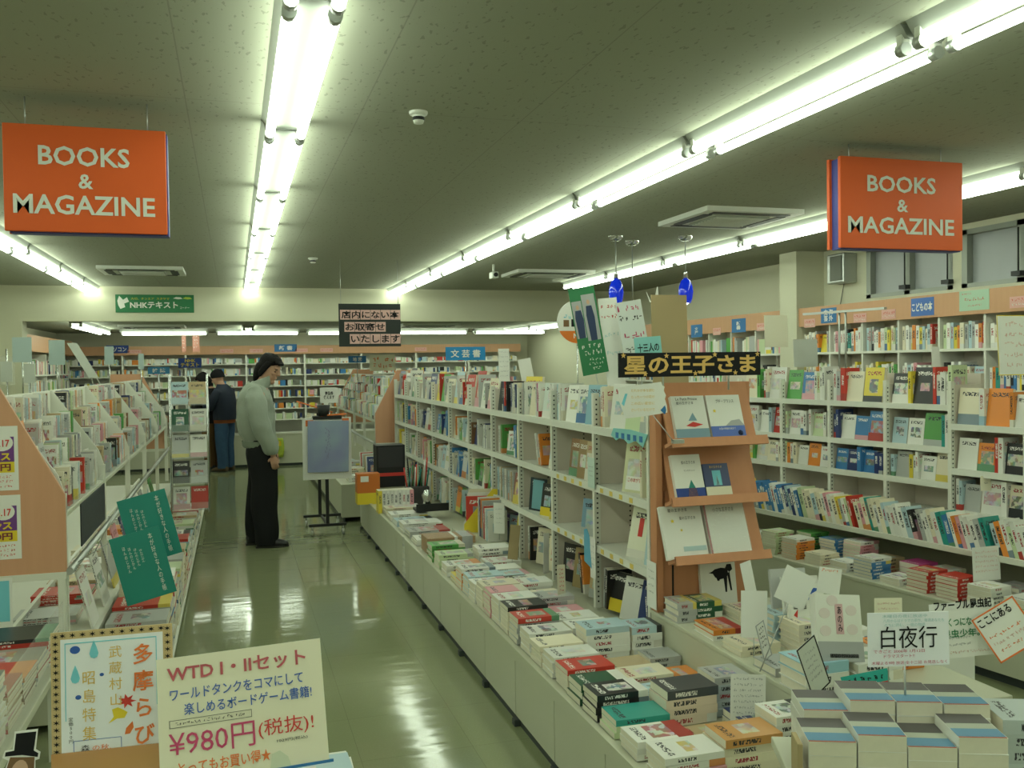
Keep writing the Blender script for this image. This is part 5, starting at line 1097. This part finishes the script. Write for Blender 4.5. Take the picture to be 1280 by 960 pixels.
# ------------------------------------------------------------------ people
SKIN = mat('skin', (.5, .29, .2), .55, .3); HAIR = mat('black_hair', (.008, .007, .007), .6, .15, bump=.6, bscale=90)
def X(*v): return Vector(v)
EX, EY, EZ = (1, 0, 0), (0, 1, 0), (0, 0, 1)
def limb(m, pts, mat_):
    """a tapering limb through (point, radius_a, radius_b) stations"""
    n = len(pts); rings = []
    for i, (p, a, b_) in enumerate(pts):
        d = (Vector(pts[min(n-1, i+1)][0])-Vector(pts[max(0, i-1)][0])).normalized()
        u = Vector((1, 0, 0)) if abs(d.x) < .8 else Vector((0, 0, 1))
        v = d.cross(u).normalized(); u = v.cross(d).normalized()
        rings.append((p, a, b_, u, v))
    m.loft(rings, mat_, n=12)
def remesh(o, vs=.008, it=4):
    md = o.modifiers.new('r', 'REMESH'); md.mode = 'VOXEL'; md.voxel_size = vs; md.use_smooth_shade = True
    sm = o.modifiers.new('s', 'SMOOTH'); sm.iterations = it; sm.factor = .5
    dg = bpy.context.evaluated_depsgraph_get(); dg.update()
    me = bpy.data.meshes.new_from_object(o.evaluated_get(dg)); ms = [q for q in o.data.materials]
    o.modifiers.clear(); o.data = me
    me.materials.clear()
    for q in ms: me.materials.append(q)
    for p in me.polygons: p.use_smooth = True; p.material_index = 0
def hand(m, wrist, d, palm_n, mat_, curl=.5, side=1, s=1.0):
    """palm, four bent fingers and a side thumb; d points from wrist to fingertips"""
    d = Vector(d).normalized(); n = Vector(palm_n).normalized(); a = d.cross(n).normalized()*side; w0 = Vector(wrist)
    m.loft([(w0, .021*s, .016*s, a, n), (w0+d*.03*s, .034*s, .017*s, a, n), (w0+d*.065*s, .042*s, .016*s, a, n), (w0+d*.09*s, .038*s, .013*s, a, n)], mat_, n=12)
    for k, (off, ln) in enumerate(((-.03, .058), (-.0105, .072), (.0095, .078), (.029, .07))):
        p = w0+d*.082*s+a*off*s; q = p+(d+n*curl*.35).normalized()*ln*.45*s; r = q+(d*.8+n*curl*.9).normalized()*ln*.32*s; e = r+(d*.5+n*curl*1.2).normalized()*ln*.26*s
        limb(m, [(p, .0095*s, .009*s), (q, .0088*s, .0085*s), (r, .008*s, .0075*s), (e, .006*s, .006*s)], mat_)
    p = w0+d*.025*s+a*.03*s; q = p+(d*.6+a*.8+n*.3).normalized()*.035*s; e = q+(d*.95+a*.15+n*.4).normalized()*.032*s
    limb(m, [(p, .013*s, .012*s), (q, .0105*s, .01*s), (e, .0075*s, .0075*s)], mat_)
def head(m, c, s, pitch, yaw, mat_):
    """skull with brow, nose, lips, chin and ears, facing +x before yaw"""
    M = Matrix.Translation(c) @ Matrix.Rotation(yaw, 4, 'Z') @ Matrix.Rotation(pitch, 4, 'Y') @ Matrix.Scale(s, 4)
    b = MB()
    b.loft([((.03, 0, -.115), .03, .028, EX, EY), ((.022, 0, -.1), .056, .05, EX, EY), ((.01, 0, -.055), .082, .064, EX, EY), ((.0, 0, 0), .095, .074, EX, EY), ((-.006, 0, .05), .095, .075, EX, EY), ((-.008, 0, .09), .075, .06, EX, EY), ((-.008, 0, .113), .035, .03, EX, EY)], mat_, n=18)
    b.loft([((.098, 0, .025), .008, .01, EX, EY), ((.106, 0, .0), .012, .012, EX, EY), ((.113, 0, -.022), .014, .017, EX, EY), ((.1, 0, -.034), .012, .015, EX, EY)], mat_, n=10)
    b.sphere((.088, 0, -.057), .014, mat_, .8, 1.6, .5).sphere((.086, 0, -.068), .013, mat_, .8, 1.4, .5).sphere((.07, 0, -.1), .024, mat_).sphere((.085, 0, .03), .02, mat_, .6, 2.4, .5)
    for y in (-1, 1): b.sphere((-.012, y*.075, -.01), .03, mat_, .6, .3, 1); b.sphere((.075, y*.035, -.02), .02, mat_, .7, 1, .7)
    bm2 = b.bm; bmesh.ops.transform(bm2, matrix=M, verts=bm2.verts)
    me = bpy.data.meshes.new('tmp'); bm2.to_mesh(me); bm2.free(); k = m.mi(mat_)
    n0 = len(m.bm.faces); m.bm.from_mesh(me); m.bm.faces.ensure_lookup_table()
    for f in m.bm.faces[n0:]: f.material_index = k
    bpy.data.meshes.remove(me)
    return M
def shoe(name, par, x, y, mat_, yaw=0, L=.27):
    b = MB().loft([((-.08, 0, .05), .01, .03, EZ, EY), ((-.07, 0, .05), .05, .037, EZ, EY), ((0, 0, .055), .055, .04, EZ, EY), ((.06, 0, .043), .043, .043, EZ, EY), ((.13, 0, .033), .033, .045, EZ, EY), ((.175, 0, .027), .022, .033, EZ, EY), ((.19, 0, .025), .006, .012, EZ, EY)], mat_, n=14)
    o = b.build(name, par, (x, y, 0), (0, 0, yaw))
    MB().prism([(-.085, -.03), (-.085, .03), (0, .035), (.08, .048), (.15, .042), (.19, .012), (.19, -.012), (.15, -.042), (.08, -.048), (0, -.035)], 'z', 0, .016, col('rubber_sole', (.04, .04, .035))).build('sole', o)
    return o
# the man in the grey-green jacket: faces right (+x), head bowed
P1 = thing('person', 'person with long black hair in grey-green jacket and baggy black trousers standing in the aisle', 'person', (.225, 8.27, 0))
b = MB()
b.loft([((-.01, 0, .86), .1, .15, EX, EY), ((-.015, 0, 1.0), .095, .14, EX, EY), ((-.02, 0, 1.2), .11, .165, EX, EY), ((-.03, 0, 1.33), .1, .18, EX, EY), ((-.02, 0, 1.4), .06, .09, EX, EY)], SKIN)
limb(b, [((-.03, 0, 1.36), .06, .06), ((.02, 0, 1.43), .052, .052), ((.05, 0, 1.5), .055, .055)], SKIN)
HM = head(b, (.07, 0, 1.545), 1.0, R(22), R(-34), SKIN)
for y in (-.09, .09):
    dx = .03 if y < 0 else -.02
    limb(b, [((-.01, y, .9), .09, .085), ((.0, y, .7), .075, .072), ((.01+dx*.5, y, .48), .055, .055), ((-.01+dx, y, .3), .055, .052), ((-.02+dx, y, .1), .04, .04), ((.02+dx, y, .04), .04, .04)], SKIN)
limb(b, [((-.03, -.17, 1.33), .055, .055), ((-.02, -.215, 1.2), .05, .05), ((.0, -.225, 1.05), .042, .042), ((.05, -.215, .92), .036, .036), ((.085, -.2, .8), .026, .026)], SKIN)
limb(b, [((-.03, .17, 1.33), .055, .055), ((0, .21, 1.2), .05, .05), ((.03, .21, 1.06), .042, .042), ((.07, .19, .93), .036, .036), ((.1, .18, .82), .026, .026)], SKIN)
hand(b, (.085, -.2, .8), (.12, .02, -1), (.2, 1, 0), SKIN, .8, side=-1, s=.86)
hand(b, (.1, .18, .82), (.12, -.02, -1), (.2, -1, 0), SKIN, .8, side=1, s=.95)
body = b.build('body', P1); remesh(body, .0065, 3)
JK = mat('grey_green_nylon', (.3, .34, .28), .5, .35, bump=1.0, bscale=9); TR = mat('black_trousers', (.012, .013, .014), .75, .2, bump=.2, bscale=18); RIB = mat('ribbed_hem', (.22, .26, .2), .8, .2)
j = MB()
j.loft([((-.03, 0, .905), .125, .172, EX, EY), ((-.034, 0, .94), .134, .182, EX, EY), ((-.042, 0, .985), .15, .2, EX, EY), ((-.05, 0, 1.1), .16, .21, EX, EY), ((-.05, 0, 1.24), .15, .215, EX, EY), ((-.055, 0, 1.34), .125, .205, EX, EY), ((-.045, 0, 1.4), .09, .13, EX, EY), ((-.015, 0, 1.43), .085, .09, EX, EY)], JK, n=22, cap=False)
jo = j.rumple(.016, 11, .7).build('jacket', P1)
s_ = MB(); limb(s_, [((-.06, -.165, 1.36), .06, .07), ((-.05, -.215, 1.28), .085, .082), ((-.035, -.24, 1.15), .082, .08), ((-.01, -.24, 1.04), .08, .078), ((.035, -.225, .93), .074, .07), ((.07, -.208, .85), .066, .06), ((.08, -.203, .815), .042, .04)], JK); s_.rumple(.014, 14, .8).build('sleeve', jo)
s_ = MB(); limb(s_, [((-.06, .165, 1.36), .06, .07), ((-.03, .215, 1.28), .085, .082), ((-.0, .235, 1.15), .08, .078), ((.02, .225, 1.04), .078, .075), ((.06, .2, .93), .07, .066), ((.09, .188, .86), .06, .056), ((.1, .182, .83), .042, .04)], JK); s_.rumple(.014, 14, .8).build('sleeve', jo)
MB().loft([((-.024, 0, .862), .13, .178, EX, EY), ((-.026, 0, .88), .14, .186, EX, EY), ((-.03, 0, .92), .141, .188, EX, EY)], RIB, n=22, cap=False).build('hem_rib', jo)
MB().loft([((-.035, 0, 1.375), .1, .125, EX, EY), ((-.02, 0, 1.41), .102, .112, EX, EY), ((-.0, 0, 1.452), .098, .1, (.94, 0, .34), EY), ((.0, 0, 1.45), .085, .088, (.94, 0, .34), EY), ((-.01, 0, 1.4), .08, .085, EX, EY)], JK, n=20, cap=False).build('collar', jo)
MB().box(-.012, .012, -.003, .003, 0, .12, col('dark_zip', (.05, .06, .05))).build('zip', jo, (.1, -.0, 1.25), (0, R(-8), 0))
tr = MB()
for y in (-.088, .088):
    dx = .035 if y < 0 else -.03
    tr.loft([((-.01, y*.9, .93), .11, .1, EX, EY), ((-.01, y, .8), .125, .105, EX, EY), ((-.0+dx*.2, y, .62), .115, .1, EX, EY), ((-.01+dx*.5, y, .42), .112, .095, EX, EY), ((-.02+dx, y, .2), .105, .09, EX, EY), ((-.02+dx, y, .08), .1, .086, EX, EY), ((-.015+dx, y, .03), .095, .082, EX, EY)], TR, n=16, cap=False)
tr.rumple(.014, 9, .5).build('trousers', P1)
SHOE = mat('black_leather', (.015, .015, .016), .35, .5)
for y, dx in ((-.09, .035), (.09, -.05)):
    so = shoe('shoe', P1, dx-.02, y, SHOE, R(-6 if y < 0 else 8))
    if y < 0: MB().box(.0, .03, -.048, -.036, .05, .075, CHROME).build('buckle', so)
def on_head(name, build, M, par):
    m = MB(); build(m); bmesh.ops.transform(m.bm, matrix=M, verts=m.bm.verts); return m.build(name, par)
def hair1(m):
    m.loft([((-.06, 0, -.15), .03, .06, EX, EY), ((-.06, 0, -.11), .05, .074, EX, EY), ((-.052, 0, -.05), .068, .083, EX, EY), ((-.035, 0, .0), .084, .087, EX, EY), ((-.008, 0, .045), .104, .086, (.95, 0, .3), EY), ((-.008, 0, .085), .096, .08, (.97, 0, .22), EY), ((-.01, 0, .118), .062, .056, EX, EY), ((-.012, 0, .13), .015, .015, EX, EY)], HAIR, n=20)
    m.loft([((.06, -.01, .105), .02, .045, EX, EY), ((.088, -.01, .082), .02, .056, EX, EY), ((.1, -.005, .07), .012, .05, EX, EY), ((.104, 0, .06), .004, .04, EX, EY)], HAIR, n=12)
    for y in (-1, 1): m.loft([((.03, y*.068, .07), .045, .02, EX, EY), ((.012, y*.078, .03), .035, .014, EX, EY), ((-.012, y*.08, -.03), .03, .012, EX, EY), ((-.022, y*.076, -.08), .016, .01, EX, EY)], HAIR, n=10)
on_head('hair', hair1, HM, P1)
def eyes(m):
    for y in (-1, 1): m.sphere((.088, y*.034, -.001), .012, INK, .5, 1.3, .35); m.sphere((.094, y*.036, .02), .014, INK, .4, 1.5, .25)
on_head('eye_detail', eyes, HM, P1)
# the reader in the knit cap, seen from behind, turned left
P2 = thing('person', 'person in black knit cap, navy jacket and blue jeans reading a magazine, back turned', 'person', (-.145, 14.45, 0), (0, 0, R(148)))
b = MB()
b.loft([((0, 0, .78), .11, .15, EX, EY), ((0, 0, .95), .11, .15, EX, EY), ((0, 0, 1.12), .12, .17, EX, EY), ((0, 0, 1.22), .1, .17, EX, EY), ((.01, 0, 1.28), .06, .09, EX, EY)], SKIN)
limb(b, [((.01, 0, 1.25), .06, .06), ((.05, 0, 1.31), .055, .055), ((.08, 0, 1.37), .055, .055)], SKIN)
HM2 = head(b, (.1, 0, 1.405), .98, R(26), 0, SKIN)
for y in (-.085, .085): limb(b, [((0, y, .8), .09, .085), ((.01, y, .6), .075, .07), ((.01, y, .42), .055, .055), ((-.01, y, .25), .052, .05), ((-.01, y, .08), .04, .04), ((.02, y, .04), .04, .04)], SKIN)
for y in (-1, 1):
    limb(b, [((0, y*.165, 1.22), .055, .055), ((.05, y*.21, 1.08), .05, .05), ((.1, y*.2, .96), .042, .042), ((.2, y*.15, .98), .036, .036), ((.28, y*.11, 1.02), .026, .026)], SKIN)
    hand(b, (.28, y*.11, 1.02), (1, -y*.2, .3), (.2, -y, .5), SKIN, .9, side=y, s=.9)
body = b.build('body', P2); remesh(body, .009, 3)
NAVY = mat('navy_jacket', (.012, .018, .035), .6, .3, bump=.2, bscale=20); RUST = mat('rust_sweater', (.2, .065, .025), .9, .1); JEAN = mat('blue_denim', (.045, .09, .17), .85, .1, var=.15, bscale=12)
j = MB().loft([((0, 0, .78), .155, .195, EX, EY), ((0, 0, .92), .16, .2, EX, EY), ((0, 0, 1.08), .15, .21, EX, EY), ((0, 0, 1.2), .125, .2, EX, EY), ((.015, 0, 1.28), .085, .115, EX, EY), ((.035, 0, 1.31), .075, .08, EX, EY)], NAVY, n=18, cap=False).build('jacket', P2)
for y in (-1, 1):
    s_ = MB(); limb(s_, [((-.01, y*.15, 1.22), .07, .07), ((.04, y*.205, 1.1), .072, .07), ((.09, y*.205, .98), .068, .066), ((.17, y*.17, .97), .06, .056), ((.255, y*.122, 1.005), .045, .042)], NAVY); s_.build('sleeve', j)
MB().loft([((0, 0, .73), .145, .18, EX, EY), ((0, 0, .8), .15, .188, EX, EY)], RUST, n=18, cap=False).build('sweater_hem', P2)
tr = MB()
for y in (-.085, .085): tr.loft([((0, y*.9, .8), .11, .1, EX, EY), ((.0, y, .62), .105, .095, EX, EY), ((.005, y, .42), .09, .082, EX, EY), ((-.01, y, .2), .082, .075, EX, EY), ((-.01, y, .06), .08, .074, EX, EY)], JEAN, n=14, cap=False)
tr.build('jeans', P2)
for y in (-.09, .09): shoe('shoe', P2, -.01, y, mat('brown_suede', (.1, .07, .04), .8), 0)
def cap2(m): m.loft([((-.012, 0, -.005), .104, .088, (.95, 0, .3), EY), ((-.01, 0, .03), .11, .093, (.97, 0, .25), EY), ((-.008, 0, .055), .108, .09, EX, EY), ((-.01, 0, .1), .09, .076, EX, EY), ((-.01, 0, .13), .045, .04, EX, EY), ((-.01, 0, .138), .01, .01, EX, EY)], mat('black_knit', (.014, .014, .016), .95, .1, bump=.8, bscale=120), n=18)
on_head('knit_cap', cap2, HM2, P2)
on_head('eye_detail', eyes, HM2, P2)
mg = thing('open_magazine', 'open magazine held up by the person in the knit cap', 'magazine', (-.145+math.cos(R(148))*.36, 14.45+math.sin(R(148))*.36, 1.03), (0, 0, R(148)))
MB().box(-.0, .004, 0, .19, 0, .26, PAPER, Matrix.Rotation(R(38), 4, 'Y') @ Matrix.Rotation(R(10), 4, 'Z')).build('right_page', mg); MB().box(-.0, .004, -.19, 0, 0, .26, PAPER, Matrix.Rotation(R(38), 4, 'Y') @ Matrix.Rotation(R(-10), 4, 'Z')).build('left_page', mg)
# a third person beyond, mostly hidden
P3 = thing('person', 'person in black top and brown trousers mostly hidden beyond the knit-cap reader', 'person', (-.34, 14.72, 0), (0, 0, R(150)))
b = MB()
b.loft([((0, 0, .8), .11, .15, EX, EY), ((0, 0, .95), .11, .15, EX, EY), ((0, 0, 1.12), .12, .165, EX, EY), ((0, 0, 1.2), .1, .165, EX, EY), ((.01, 0, 1.26), .06, .09, EX, EY)], SKIN)
limb(b, [((.01, 0, 1.23), .06, .06), ((.06, 0, 1.28), .055, .055), ((.09, 0, 1.33), .055, .055)], SKIN)
HM3 = head(b, (.12, 0, 1.37), .95, R(30), 0, SKIN)
for y in (-.085, .085): limb(b, [((0, y, .8), .09, .085), ((.01, y, .6), .075, .07), ((.01, y, .42), .055, .055), ((-.01, y, .25), .052, .05), ((-.01, y, .08), .04, .04), ((.02, y, .04), .04, .04)], SKIN)
for y in (-1, 1):
    limb(b, [((0, y*.16, 1.2), .055, .055), ((.05, y*.2, 1.05), .05, .05), ((.1, y*.19, .94), .042, .042), ((.2, y*.13, .97), .036, .036), ((.27, y*.09, 1.0), .026, .026)], SKIN)
    hand(b, (.27, y*.09, 1.0), (1, -y*.2, .3), (.2, -y, .5), SKIN, .9, side=y, s=.88)
body = b.build('body', P3); remesh(body, .009, 3)
BLK = mat('black_cotton', (.016, .016, .018), .8, .2); BRN = mat('brown_trousers', (.15, .085, .035), .85, .1)
j = MB().loft([((0, 0, .72), .14, .18, EX, EY), ((0, 0, .9), .145, .185, EX, EY), ((0, 0, 1.06), .145, .2, EX, EY), ((0, 0, 1.18), .12, .19, EX, EY), ((.02, 0, 1.25), .085, .11, EX, EY)], BLK, n=18, cap=False).build('top', P3)
for y in (-1, 1):
    s_ = MB(); limb(s_, [((-.01, y*.145, 1.2), .068, .068), ((.04, y*.195, 1.07), .068, .066), ((.09, y*.195, .96), .064, .062), ((.17, y*.15, .96), .056, .052), ((.245, y*.105, .99), .042, .04)], BLK); s_.build('sleeve', j)
tr = MB()
for y in (-.085, .085): tr.loft([((0, y*.9, .8), .11, .1, EX, EY), ((.0, y, .62), .105, .095, EX, EY), ((.005, y, .42), .09, .082, EX, EY), ((-.01, y, .2), .082, .075, EX, EY), ((-.01, y, .06), .08, .074, EX, EY)], BRN, n=14, cap=False)
tr.build('trousers', P3)
for y in (-.09, .09): shoe('shoe', P3, -.01, y, SHOE, 0)
on_head('hair', hair1, HM3, P3); on_head('eye_detail', eyes, HM3, P3)
# ------------------------------------------------------------------ hand-drawn boards at the near left
t = thing('front_stand', 'small table of magazines carrying the two hand-drawn boards at the near left', 'table', (-.48, 1.72, 0))
MB().box(0, .7, 0, .3, .69, .71, WHITE, bevel=.003).build('table_top', t)
for x in (.02, .66):
    for y in (.02, .3): box('leg', (x, x+.04, y, y+.04, 0, .69), WHITE, t)
for k, (x, y, n, c) in enumerate(((-.27, 1.78, 1, 'grey'), (.0, 1.76, 2, 'white'), (.22, 1.76, 2, 'pale blue'))): stack(x, y, .711, n, .2, .01, .2 if k else .16, c, ['lying at the foot of the star-bordered board', 'lying at the foot of the price board', 'lying right of the price board foot'][k], 'lying_magazine', 'magazine', None)
TAN = col('tan_border_paper', (.62, .46, .24)); 
t = thing('poster_board', 'hand-drawn white board with a tan border of black stars at the near left', 'poster', (-.357, 1.98, .775), (R(-5), R(-.6), R(-4))); t.scale = (1, 1, .81)
W1, H1 = .228, .315
MB().box(0, W1, 0, .004, 0, H1, TAN).build('backing', t); MB().box(.018, W1-.018, -.001, 0, 0, H1-.018, mat('bright_white_card', (.86, .87, .92), .4)).build('sheet', t)
sb = MB()
for k in range(18):
    for cx, cz in ((.009, .012+.0172*k), (W1-.009, .012+.0172*k)): sb.prism(star_pts(cx, cz, .0068, 6, .3, 30), 'y', -.001, -.0002, INK)
for k in range(11): sb.prism(star_pts(.022+.0185*k, H1-.009, .0068, 6, .3, 30), 'y', -.001, -.0002, INK)
sb.build('border_stars', t)
MB().box(.026, .0275, -.0018, -.001, .1, H1-.028, SKY).box(.026, W1-.03, -.0018, -.001, H1-.03, H1-.0275, SKY).box(W1-.0315, W1-.03, -.0018, -.001, .12, H1-.03, SKY).build('blue_line', t)
text('多\n摩\nら\nび', ORINK, .04, .245, t, (.172, -.0022, .15), bold=.016, space=1.25)
text('武\n蔵\n村\n山', MUST, .024, .145, t, (.12, -.0022, .2), space=1.25); text('昭\n島\n特\n集', MUST, .025, .165, t, (.07, -.0022, .133), space=1.25)
text('定\n価\n5\n0\n0\n円', INK, .0085, .062, t, (.036, -.0022, .078)); text('森', INK, .016, .016, t, (.062, -.0022, .032)); text('の秋.', ORINK, .034, .013, t, (.092, -.0022, .031))
bl = MB(); bl.box(.04, .128, -.0018, -.001, .05, .051, BLINK).box(.04, .041, -.0018, -.001, .015, .05, BLINK).box(.128, .129, -.0018, -.001, .02, .05, BLINK).build('rounded_box', t)
for cx, cz in ((.08, .262), (.045, .205)): MB().prism([(cx, cz+.028), (cx+.005, cz+.012), (cx+.0085, cz-.004), (cx+.006, cz-.013), (cx, cz-.016), (cx-.006, cz-.013), (cx-.0085, cz-.004), (cx-.005, cz+.012)], 'y', -.0018, -.001, SKY).build('raindrop', t)
for cx, cz, r in ((.045, .27, .0095), (.094, .205, .004), (.05, .155, .0055)): MB().prism([(cx+r*math.cos(R(a)), cz+r*math.sin(R(a))) for a in range(0, 360, 24)], 'y', -.0018, -.001, BLINK).build('blue_dot', t)
MB().prism(star_pts(.14, .135, .018, 7, .45, 100), 'y', -.0018, -.001, RED).build('maple_leaf', t); MB().prism([(.105, .085), (.115, .1), (.112, .118), (.123, .122), (.133, .115), (.141, .108), (.135, .095), (.121, .095)], 'y', -.0018, -.001, YEL).build('ginkgo_leaf', t); MB().prism([(.135, .055), (.138, .07), (.15, .085), (.152, .07), (.145, .056)], 'y', -.0018, -.001, ORINK).build('orange_leaf', t)
box('holder_strip', (.0, W1, -.006, -.003, -.075, .026), mat('orange_tinted_acrylic', (.75, .4, .15), .2, .5, alpha=.55), t)
t = thing('price_board', 'cream hand-lettered price board in red and blue, 980 yen, at the near left', 'poster', (-.147, 1.83, .766), (R(-17), R(-3), R(-3))); t.scale = (1, 1, .88)
W2, H2 = .312, .262
MB().box(0, W2, 0, .004, 0, H2, CREAMP).build('sheet', t)
text('WTD I・IIセット', col('maroon_marker', (.5, .1, .12)), .262, .034, t, (.15, -.001, .226), bold=.02); text('ワールドタンクをコマにして', BLINK, .25, .024, t, (.148, -.001, .183), bold=.008); text('楽しめるボードゲーム書籍!', BLINK, .24, .025, t, (.168, -.001, .15), bold=.008)
scrib(t, INK, .03, .16, .122, .007, 21); MB().box(.02, .172, -.001, 0, .129, .1298, INK).box(.02, .172, -.001, 0, .114, .1148, INK).box(.02, .0208, -.001, 0, .114, .13, INK).box(.1712, .172, -.001, 0, .114, .13, INK).build('note_box', t)
text('¥980円', CRIM, .158, .052, t, (.097, -.001, .08)); text('(税抜)!', RED, .105, .04, t, (.235, -.001, .084)); text('とってもお買い得★', ORINK, .17, .027, t, (.118, -.001, .03), bold=.01); text('1029円(税込)', INK, .058, .008, t, (.245, -.001, .055))
MB().prism([(.2, .0), (.205, .03), (.22, .035), (.235, .02), (.24, .0)], 'y', -.001, 0, col('pale_green_sketch', (.62, .66, .5))).build('small_sketch', t); MB().box(0, W2+.008, -.004, .006, -.006, 0, BLUE).build('clip_rail', t)
MB().cyl((.08, .006, 0), (.08, .01, -.04), .004, STEEL, 6).cyl((.24, .006, 0), (.24, .01, -.05), .004, STEEL, 6).build('support', t)
# far stretch of deck beyond the centre island
t = thing('far_deck', 'cream base deck under the slotted far rack along the aisle', 'display table', (1.0, 9.2, 0))
MB().box(0, .42, 0, 4.3, .05, .36, PANEL).build('carcass', t); MB().box(-.004, .425, -.004, 4.3, .36, .38, PANEL, bevel=.003).build('deck_top', t); MB().box(.015, .03, 0, 4.3, 0, .05, KICK).build('toe_strip', t)
random.seed(41)
for k in range(6):
    y = 9.35+.5*k
    stack(1.36, y, .381, 3+k % 3, .2, .02, .27, ['white', 'cream', 'grey', 'pale blue', 'white', 'tan'][k], f'{NTH[k]} stack from near end of the far deck', 'lying_magazine', 'magazine', None)
for k in range(7): spine(Fr((1.3, 10.2, 0), (0, -1, 0), (-1, 0, 0)), (.1*k), .382, .03, .13, .22, ['white', 'red', 'white', 'grey', 'tan', 'white', 'navy'][k], 'shelf_book', f'{["white", "red", "white", "grey", "tan", "white", "navy"][k]} book leaning in the near bay of far deck, {NTH[k]} from left', 'book', None, lean=-.2)
for k, (x, y, z) in enumerate(((-2.25, 9.6, 1.42), (-2.05, 9.7, 1.42), (-1.95, 10.2, 1.4))):
    t = thing('wrapped_goods', f'shiny clear-wrapped goods on a chrome hook at far left, {NTH[k]} from left', 'packet', (x, y, z), group='clear-wrapped goods on hooks at far left')
    MB().cyl((0, 0, -1.4 if k < 3 else 0), (0, 0, .34), .008, CHROME, 8).build('pole', t)
    MB().box(-.07, .07, -.03, -.01, .0, .27, mat('crinkled_wrap', (.95, .97, .95), .06, .9, alpha=.12, bump=.9, bscale=28)).build('wrap', t); MB().box(-.05, .05, -.022, -.015, .03, .22, mat('pale_grey_card', (.6, .63, .58), .6)).build('packet', t)
